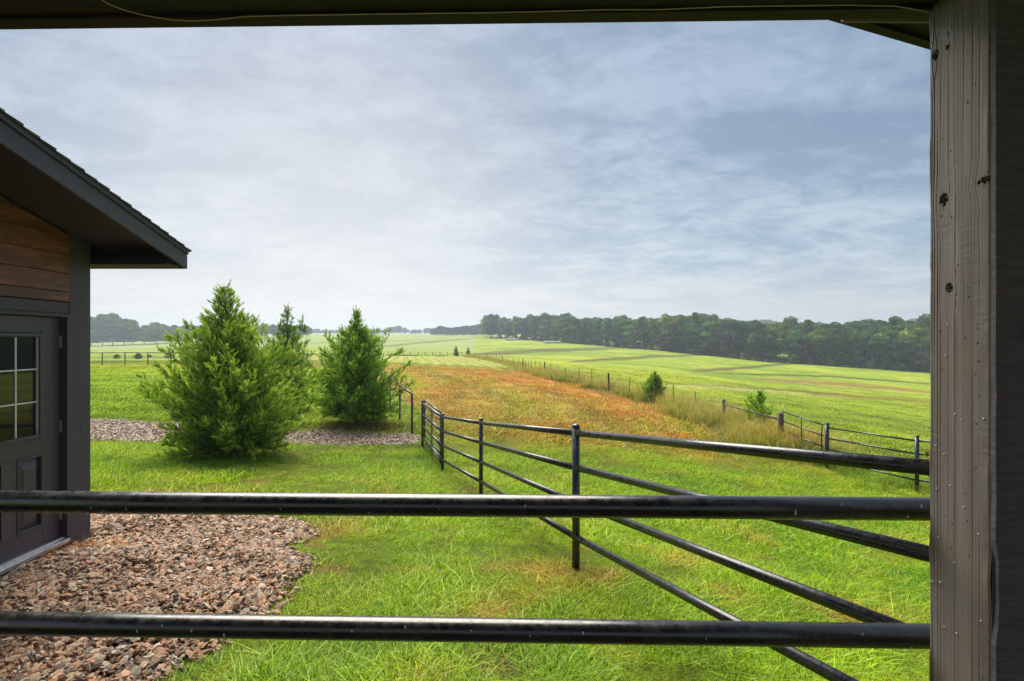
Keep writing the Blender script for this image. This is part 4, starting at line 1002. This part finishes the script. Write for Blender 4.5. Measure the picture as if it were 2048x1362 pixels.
M_trunk = simple('grey_bark', (.16, .14, .12), .9, .3, 4, .5); M_pale = simple('pale_bark', (.42, .40, .36), .85, .2, 3, .4)
def crown_mesh(name, seed, Hc, Rc, z0, nblob=22, per=260, leaf=.33, mat=None):
    g = np.random.default_rng(seed); V = []; 
    cs = []
    for i in range(nblob):
        f = (i + .5) / nblob; z = z0 + (Hc - z0) * f; rp = Rc * math.sqrt(max(.05, 1 - (2 * f ** .85 - .85) ** 2)) * g.uniform(.25, .85); az = i * 2.4 + g.uniform(-.5, .5)
        cs.append((math.cos(az) * rp, math.sin(az) * rp, z, Rc * g.uniform(.28, .52)))
    BL = []
    for (x, y, z, r) in cs:
        BL.append(np.full(per * 4, g.uniform(0, 1))); d = norm(g.normal(0, 1, (per, 3))); d[:, 2] = np.abs(d[:, 2]) * .9 + d[:, 2] * .25; d = norm(d)
        rad = r * g.uniform(.72, 1.12, per) ** .8; c0 = np.array([x, y, z]) + d * rad[:, None] * np.array([1.1, 1.1, .8])
        nrm = norm(d + g.normal(0, .55, (per, 3))); u = norm(np.cross(nrm, g.normal(0, 1, (per, 3)))); v = np.cross(nrm, u); s = leaf * g.uniform(.5, 1.25, (per, 1))
        q = np.stack([c0 - u * s - v * s * .3, c0 - v * s * .8 + u * s * .2, c0 + u * s + v * s * .2, c0 + v * s * .8 - u * s * .1], 1); V.append(q.reshape(-1, 3))
    V = np.vstack(V); m = len(V) // 4; F = np.arange(m * 4).reshape(-1, 4)
    return mesh_np(name, V, F, [mat or lm], linked=False, attrs={'clump': ('FLOAT', np.concatenate(BL))})
def trunk_mesh(name, seed, H, r, mat):
    g = np.random.default_rng(seed); mb = MB(); top = (g.uniform(-.6, .6), g.uniform(-.6, .6), H * .8)
    mb.tube([(0, 0, -.6), (top[0] * .3, top[1] * .3, H * .35), top], [r, r * .7, r * .2], 7)
    for q in range(5):
        az = g.uniform(0, 6.28); z = H * g.uniform(.3, .55); L = H * g.uniform(.2, .32)
        mb.tube([(top[0] * .35, top[1] * .35, z), (math.cos(az) * L * .6, math.sin(az) * L * .6, z + L * .55), (math.cos(az) * L, math.sin(az) * L, z + L)], [r * .4, r * .22, r * .08], 5)
    return mb.build(name, mat, None, linked=False)
variants = []
for i, (Hc, Rc, z0) in enumerate([(17, 5.6, 3.6), (19, 4.8, 6.0), (15, 6.0, 1.8), (18, 3.9, 5), (13, 4.6, 1.2), (20, 6.4, 6.5), (16, 4.6, 2.2)]):
    variants.append((crown_mesh(f'crown_source_{i}', 700 + i, Hc, Rc, z0), trunk_mesh(f'trunk_source_{i}', 720 + i, Hc, .26, M_trunk), trunk_mesh(f'pale_trunk_source_{i}', 720 + i, Hc, .26, M_pale), Hc))
tcount = [0]
def place_tree(X, Yd, H, var, color, label, group=None, pale=False, name='broadleaf_tree', sxy=1.0, sink=0.0):
    cr, tk, tkp, Hc = variants[var]; b = G(X, Yd, -sink); s = H / Hc
    r = empty(name, b, random.uniform(0, 6.28)); tag(r, label, 'tree' if name != 'bush' else 'bush', group)
    c = cr.copy(); c.name = 'crown'; link(c, r); c.scale = (s * sxy, s * sxy, s); jt = random.uniform(.62, 1.45); c.color = tuple(v * jt for v in color) + (1,)
    if H > 5:
        k = (tkp if pale else tk).copy(); k.name = 'trunk'; link(k, r); k.scale = (s, s, s)
    return r
# edge of the right hand wood: pixel bearing -> depth
EX = [930, 965, 1030, 1150, 1240, 1400, 1600, 1860, 2150]; EY = [480, 465, 425, 350, 318, 288, 266, 240, 215]
TOPX = [965, 985, 1005, 1030, 1060, 1120, 1160, 1240, 1330, 1400, 1440, 1500, 1560, 1650, 1720, 1800, 1870, 2100]
TOPY = [636, 630, 637, 637, 629, 630, 637, 635, 636, 629, 640, 645, 646, 648, 640, 645, 643, 640]
greens = [((.095, .190, .034), 'mid green'), ((.060, .135, .034), 'deep green'), ((.150, .240, .030), 'bright green'), ((.068, .150, .055), 'bluish green'), ((.130, .175, .030), 'olive green')]
SEC = [(1000, 'beside the round crowned tree ending the wood'), (1040, 'behind the short far row of bales'), (1085, 'between the two rows of bales'), (1125, 'behind the longer row of bales'), (1180, 'just right of the longer bale row'), (1230, 'midway from the bales to the leaning pale trunk'), (1282, 'just left of the leaning pale trunk'), (1345, 'between the leaning trunk and yellow green tree'), (1385, 'beside the fresh green tree'), (1440, 'left of the reddish low tree'), (1520, 'right of the reddish low tree'), (1570, 'right of the wide light green tree'), (1612, 'left of the rust tinted tree'), (1690, 'right of the rust tinted tree'), (1740, 'right of the pale spreading tree'), (1790, 'halfway to the timber post in the mist'), (1840, 'near the timber post in the mist')]
def section(px):
    for lim, t in SEC:
        if px < lim: return t
    return 'touching the timber post in the picture'
USED = set()
def uniq(opts):
    for o_ in opts:
        if o_ not in USED: USED.add(o_); return o_
    return opts[-1]
random.seed(12)
px = 968
while px < 1885:
    Yd = np.interp(px, EX, EY); X = (px - 1024) / 1150 * Yd
    b = G(X, Yd); top = Z0 + (681 - np.interp(px, TOPX, TOPY)) / 1150 * Yd
    H = (top - b.z) * random.uniform(.58, .95); gcol, gname = random.choice(greens)
    place_tree(X, Yd, H, random.randrange(7), gcol, uniq([f'{a_}{gname} broadleaf tree {section(px)}' for a_ in ('', 'another ', 'third ')]), 'broadleaf trees along the edge of the right hand wood', pale=random.random() < .4)
    px += random.uniform(5.5, 8.0) / Yd * 1150
px = 972
while px < 1885:   # second row, rising to the skyline
    Yd = np.interp(px, EX, EY) + 11; X = (px - 1024) / 1150 * Yd
    b = G(X, Yd); top = Z0 + (681 - np.interp(px, TOPX, TOPY)) / 1150 * Yd
    H = (top - b.z) * random.uniform(.80, 1.08); gcol, gname = random.choice(greens)
    place_tree(X, Yd, H, random.choice([0, 1, 3, 5, 6]), gcol, uniq([f'{a_} {gname} skyline tree {section(px)}' for a_ in ('tall', 'second tall', 'third tall')]), 'taller trees rising behind the wood edge')
    px += random.uniform(6.0, 9.0) / Yd * 1150
for (px, dy, hf, var, colr, lab, pale) in [
    (1282, -3, .98, 3, (.13, .15, .035), 'yellowing tree with a long pale leaning trunk at the wood edge', True),
    (1345, -4, .80, 4, (.19, .20, .025), 'bright yellow green tree standing out in front of the wood', False),
    (1380, -4, .82, 2, (.065, .135, .032), 'broad fresh green tree just right of the yellow green tree', False),
    (981, -8, 1.0, 2, (.050, .085, .035), 'round crowned dark tree that ends the wood on the left', False),
    (1520, -4, .78, 0, (.085, .135, .025), 'wide light green tree in the middle of the wood edge', False),
    (1440, -3, .62, 4, (.11, .075, .045), 'reddish brown leaved small tree at the foot of the wood', False),
    (1612, -3, .60, 4, (.10, .065, .040), 'rust tinted low tree left of the misty end of the wood', False),
    (1690, -5, .70, 6, (.09, .145, .035), 'pale green spreading tree right of the rust tinted tree', False),
    (1836, -4, .60, 4, (.11, .09, .06), 'brownish thin tree close beside the wooden post', True)]:
    Yd = np.interp(px, EX, EY) + dy; X = (px - 1024) / 1150 * Yd; b = G(X, Yd); top = Z0 + (681 - np.interp(px, TOPX, TOPY)) / 1150 * Yd
    place_tree(X, Yd, (top - b.z) * hf, var, colr, lab, pale=pale, sxy=.95)
px = 1000
random.seed(5)
while px < 1885:
    Yd = np.interp(px, EX, EY) - random.uniform(3, 7); X = (px - 1024) / 1150 * Yd
    gcol, gname = random.choice(greens + [((.14, .10, .05), 'brown'), ((.11, .13, .04), 'yellow green')])
    place_tree(X, Yd, random.uniform(2.2, 5.0), 4, gcol, uniq([f'{a_} {gname} edge bush {section(px)}' for a_ in ('low', 'second low', 'third low')]), 'bushes along the foot of the wood', name='bush', sxy=1.5, sink=.5)
    px += random.uniform(3, 6.5) / Yd * 1150
# the mass of the wood behind
def wood_mass(name, pts, Hs, cols, vs=(0, 1, 3, 5, 6), mat=None):
    srcs = []
    wm_, n, out = new_mat(name + '_leaves')
    it = n.n('ShaderNodeAttribute', {'attribute_name': 'itint', 'attribute_type': 'INSTANCER'}).outputs['Color']; rnd = n.n('ShaderNodeNewGeometry').outputs['Random Per Island']
    c = n.mix(1.0, it, n.ramp(rnd, [(0, .55), (.5, 1.0), (1, 1.5)]), 'MULTIPLY'); df = n.n('ShaderNodeBsdfDiffuse', None, Color=c); n.t.links.new(df.outputs[0], out.inputs[0])
    for v in vs:
        o = bpy.data.objects.new(f'{name}_{v}', variants[v][0].data.copy()); o.data.materials.clear(); o.data.materials.append(wm_); srcs.append(o)
    pts = np.array(pts); m = len(pts); Y = pts[:, 1] * K; pk = rng.integers(0, len(vs), m); Hc = np.array([variants[v][3] for v in vs])[pk]; s = np.array(Hs) / Hc
    o = scatter(name, np.stack([pts[:, 0], Y, tz(pts[:, 0], Y) - .3], 1), np.stack([np.zeros(m), np.zeros(m), rng.uniform(0, 6.28, m)], 1), np.stack([s, s, s], 1), pk, srcs, np.array(cols))
    return tag(o, kind='stuff')
P = []; H = []; Cc = []
for q in range(760):
    px = random.uniform(975, 2150); dpt = random.uniform(17, 110); Yd = np.interp(px, EX, EY) + dpt; X = (px - 1024) / 1150 * Yd
    b = G(X, Yd); top = Z0 + (681 - np.interp(px, TOPX, TOPY) - 3 + 7 * random.random()) / 1150 * Yd * .98
    if px < 1060 and dpt > 50: continue
    P.append((X, Yd)); H.append(min(max(6, (top - b.z) * random.uniform(.74, .97)), 27)); c_ = random.choice(greens)[0]; Cc.append(c_)
wood_mass('woodland', P, H, Cc)
# distant hills' woods right, far tree lines in the middle
P = []; H = []; Cc = []
for q in range(520):
    px = random.uniform(1380, 2150); Yd = random.uniform(820, 1250); X = (px - 1024) / 1150 * Yd; b = G(X, Yd)
    hill = np.interp(px, [1380, 1430, 1475, 1530, 1580, 1640, 1700, 1760, 1800, 1840, 1900, 2100], [655, 641, 639, 641, 645, 649, 650, 645, 640, 636, 640, 636])
    top = Z0 + (681 - hill) / 1150 * Yd
    P.append((X, Yd)); H.append(min(max(8, (top - b.z) * random.uniform(.75, 1.0)), 34)); Cc.append((.05, .085, .04))
wood_mass('distant_hill_woods', P, H, Cc)
P = []; H = []; Cc = []
for q in range(170):
    px = random.uniform(862, 985); Yd = random.uniform(640, 720); X = (px - 1024) / 1150 * Yd; b = G(X, Yd)
    top = Z0 + (681 - np.interp(px, [862, 880, 905, 960, 985], [658, 653, 656, 650, 648])) / 1150 * Yd; P.append((X, Yd)); H.append(max(4, (top - b.z) * random.uniform(.8, 1.05))); Cc.append((.055, .08, .045))
for q in range(330):
    px = random.uniform(560, 870); Yd = random.uniform(960, 1100); X = (px - 1024) / 1150 * Yd; b = G(X, Yd)
    top = Z0 + (681 - np.interp(px, [560, 640, 690, 740, 765, 778, 795, 825, 850, 870], [660, 658, 661, 657, 660, 655, 652, 660, 656, 657])) / 1150 * Yd; P.append((X, Yd)); H.append(max(4, (top - b.z) * random.uniform(.55, 1.05))); Cc.append((.05, .075, .05))
wood_mass('distant_tree_line', P, H, Cc)
# left wood: front trees, then mass
LX = [-100, 175, 270, 360, 450, 520, 600, 630]; LY = [440, 460, 465, 470, 480, 500, 530, 540]
LTX = [-50, 175, 210, 240, 262, 285, 310, 345, 400, 440, 470, 500, 560, 600, 625]; LTY = [634, 640, 629, 634, 642, 652, 647, 650, 652, 650, 645, 648, 650, 648, 655]
random.seed(3); px = 130
while px < 625:
    Yd = np.interp(px, LX, LY); X = (px - 1024) / 1150 * Yd; b = G(X, Yd); top = Z0 + (681 - np.interp(px, LTX, LTY)) / 1150 * Yd
    place_tree(X, Yd, (top - b.z) * random.uniform(.85, 1.02), random.choice([0, 2, 5, 6]), greens[3 if random.random() < .5 else 0][0], 'misty blue green tree in the left hand wood beyond the lawn fence' if px < 420 else 'misty tree seen behind the cedar tops', 'hazy trees of the left hand wood' if px < 420 else 'hazy trees behind the cedars')
    px += random.uniform(6, 10) / Yd * 1150
P = []; H = []; Cc = []
for q in range(240):
    px = random.uniform(-60, 625); Yd = np.interp(px, LX, LY) + random.uniform(8, 60); X = (px - 1024) / 1150 * Yd; b = G(X, Yd); top = Z0 + (681 - np.interp(px, LTX, LTY)) / 1150 * Yd
    P.append((X, Yd)); H.append(max(6, (top - b.z) * random.uniform(.8, 1.0))); Cc.append(greens[3][0])
wood_mass('left_woodland', P, H, Cc)
# low brush at the foot of woods on the left and bushes in the misty field
for (px, Yd, h, lab) in [(233, 95, .8, 'brown scrubby bush in the misty field seen through the lawn fence'), (277, 92, .95, 'round green bush in the misty field between two lawn fence posts'), (338, 95, .9, 'green bush in the misty field close to the cedar branch tips'), (300, 105, .6, 'low hazy shrub right of the round green bush')]:
    place_tree((px - 1024) / 1150 * Yd, Yd, h, 4, (.12, .20, .08), lab, name='bush', sxy=1.8, sink=.15)

# hay bales
def bale(px, py, Yd, label, group):
    p_ = W(px, py, Yd); r = .75; mb = MB(); g_ = G(p_.x, Yd)
    mb.tube([(p_.x - .6, g_.y, g_.z + r * .95), (p_.x - .55, g_.y, g_.z + r * .95), (p_.x + .55, g_.y, g_.z + r * .95), (p_.x + .6, g_.y, g_.z + r * .95)], [r * .9, r, r, r * .9], 14)
    V = np.vstack(mb.V); o = mesh_np('hay_bale', V, [np.array(mb.F4), np.array(mb.F3)], [M_bale], origin=(p_.x, g_.y, g_.z), smooth=True); tag(o, label, 'hay bale', group)
for k in range(6): bale(1013 + k * 3.8, 674, 398, 'pale wrapped round hay bale in the short far row at the wood edge', 'round bales of the short far row')
for k in range(8): bale(1091 + k * 4.0, 681 + k * .35, 345, 'pale wrapped round hay bale in the longer nearer row at the wood edge', 'round bales of the longer near row')
# a yellow daisy by the far right fence post
fl_ = empty('sunflower', G(9.75, 13.4)); tag(fl_, 'small yellow flower with a dark centre beside the right fence post', 'flower')
hd = W(1853, 906, 13.2); mb = MB(); mb.tube([(fl_.location.x, fl_.location.y, fl_.location.z), tuple(hd)], .006, 5); mb.build('stem', simple('stem_green', (.1, .2, .03)), fl_)
mb = MB()
for q in range(12):
    t = q / 12 * 6.283; d = Vector((math.cos(t), -.2, math.sin(t))); e_ = Vector((-math.sin(t), 0, math.cos(t))) * .012
    mb.add([tuple(hd + d * .015), tuple(hd + d * .04 + e_), tuple(hd + d * .075), tuple(hd + d * .04 - e_)], [(0, 1, 2, 3)])
mb.build('petals', simple('petal_yellow', (.75, .42, .02)), fl_)
mb = MB(); mb.tube([(hd.x, hd.y - .02, hd.z), (hd.x, hd.y + .01, hd.z)], [.018, .024], 10); mb.build('flower_head', simple('seed_brown', (.06, .03, .015)), fl_)
print('tris', sum(len(o.data.polygons) for o in bpy.data.objects if o.type == 'MESH'))
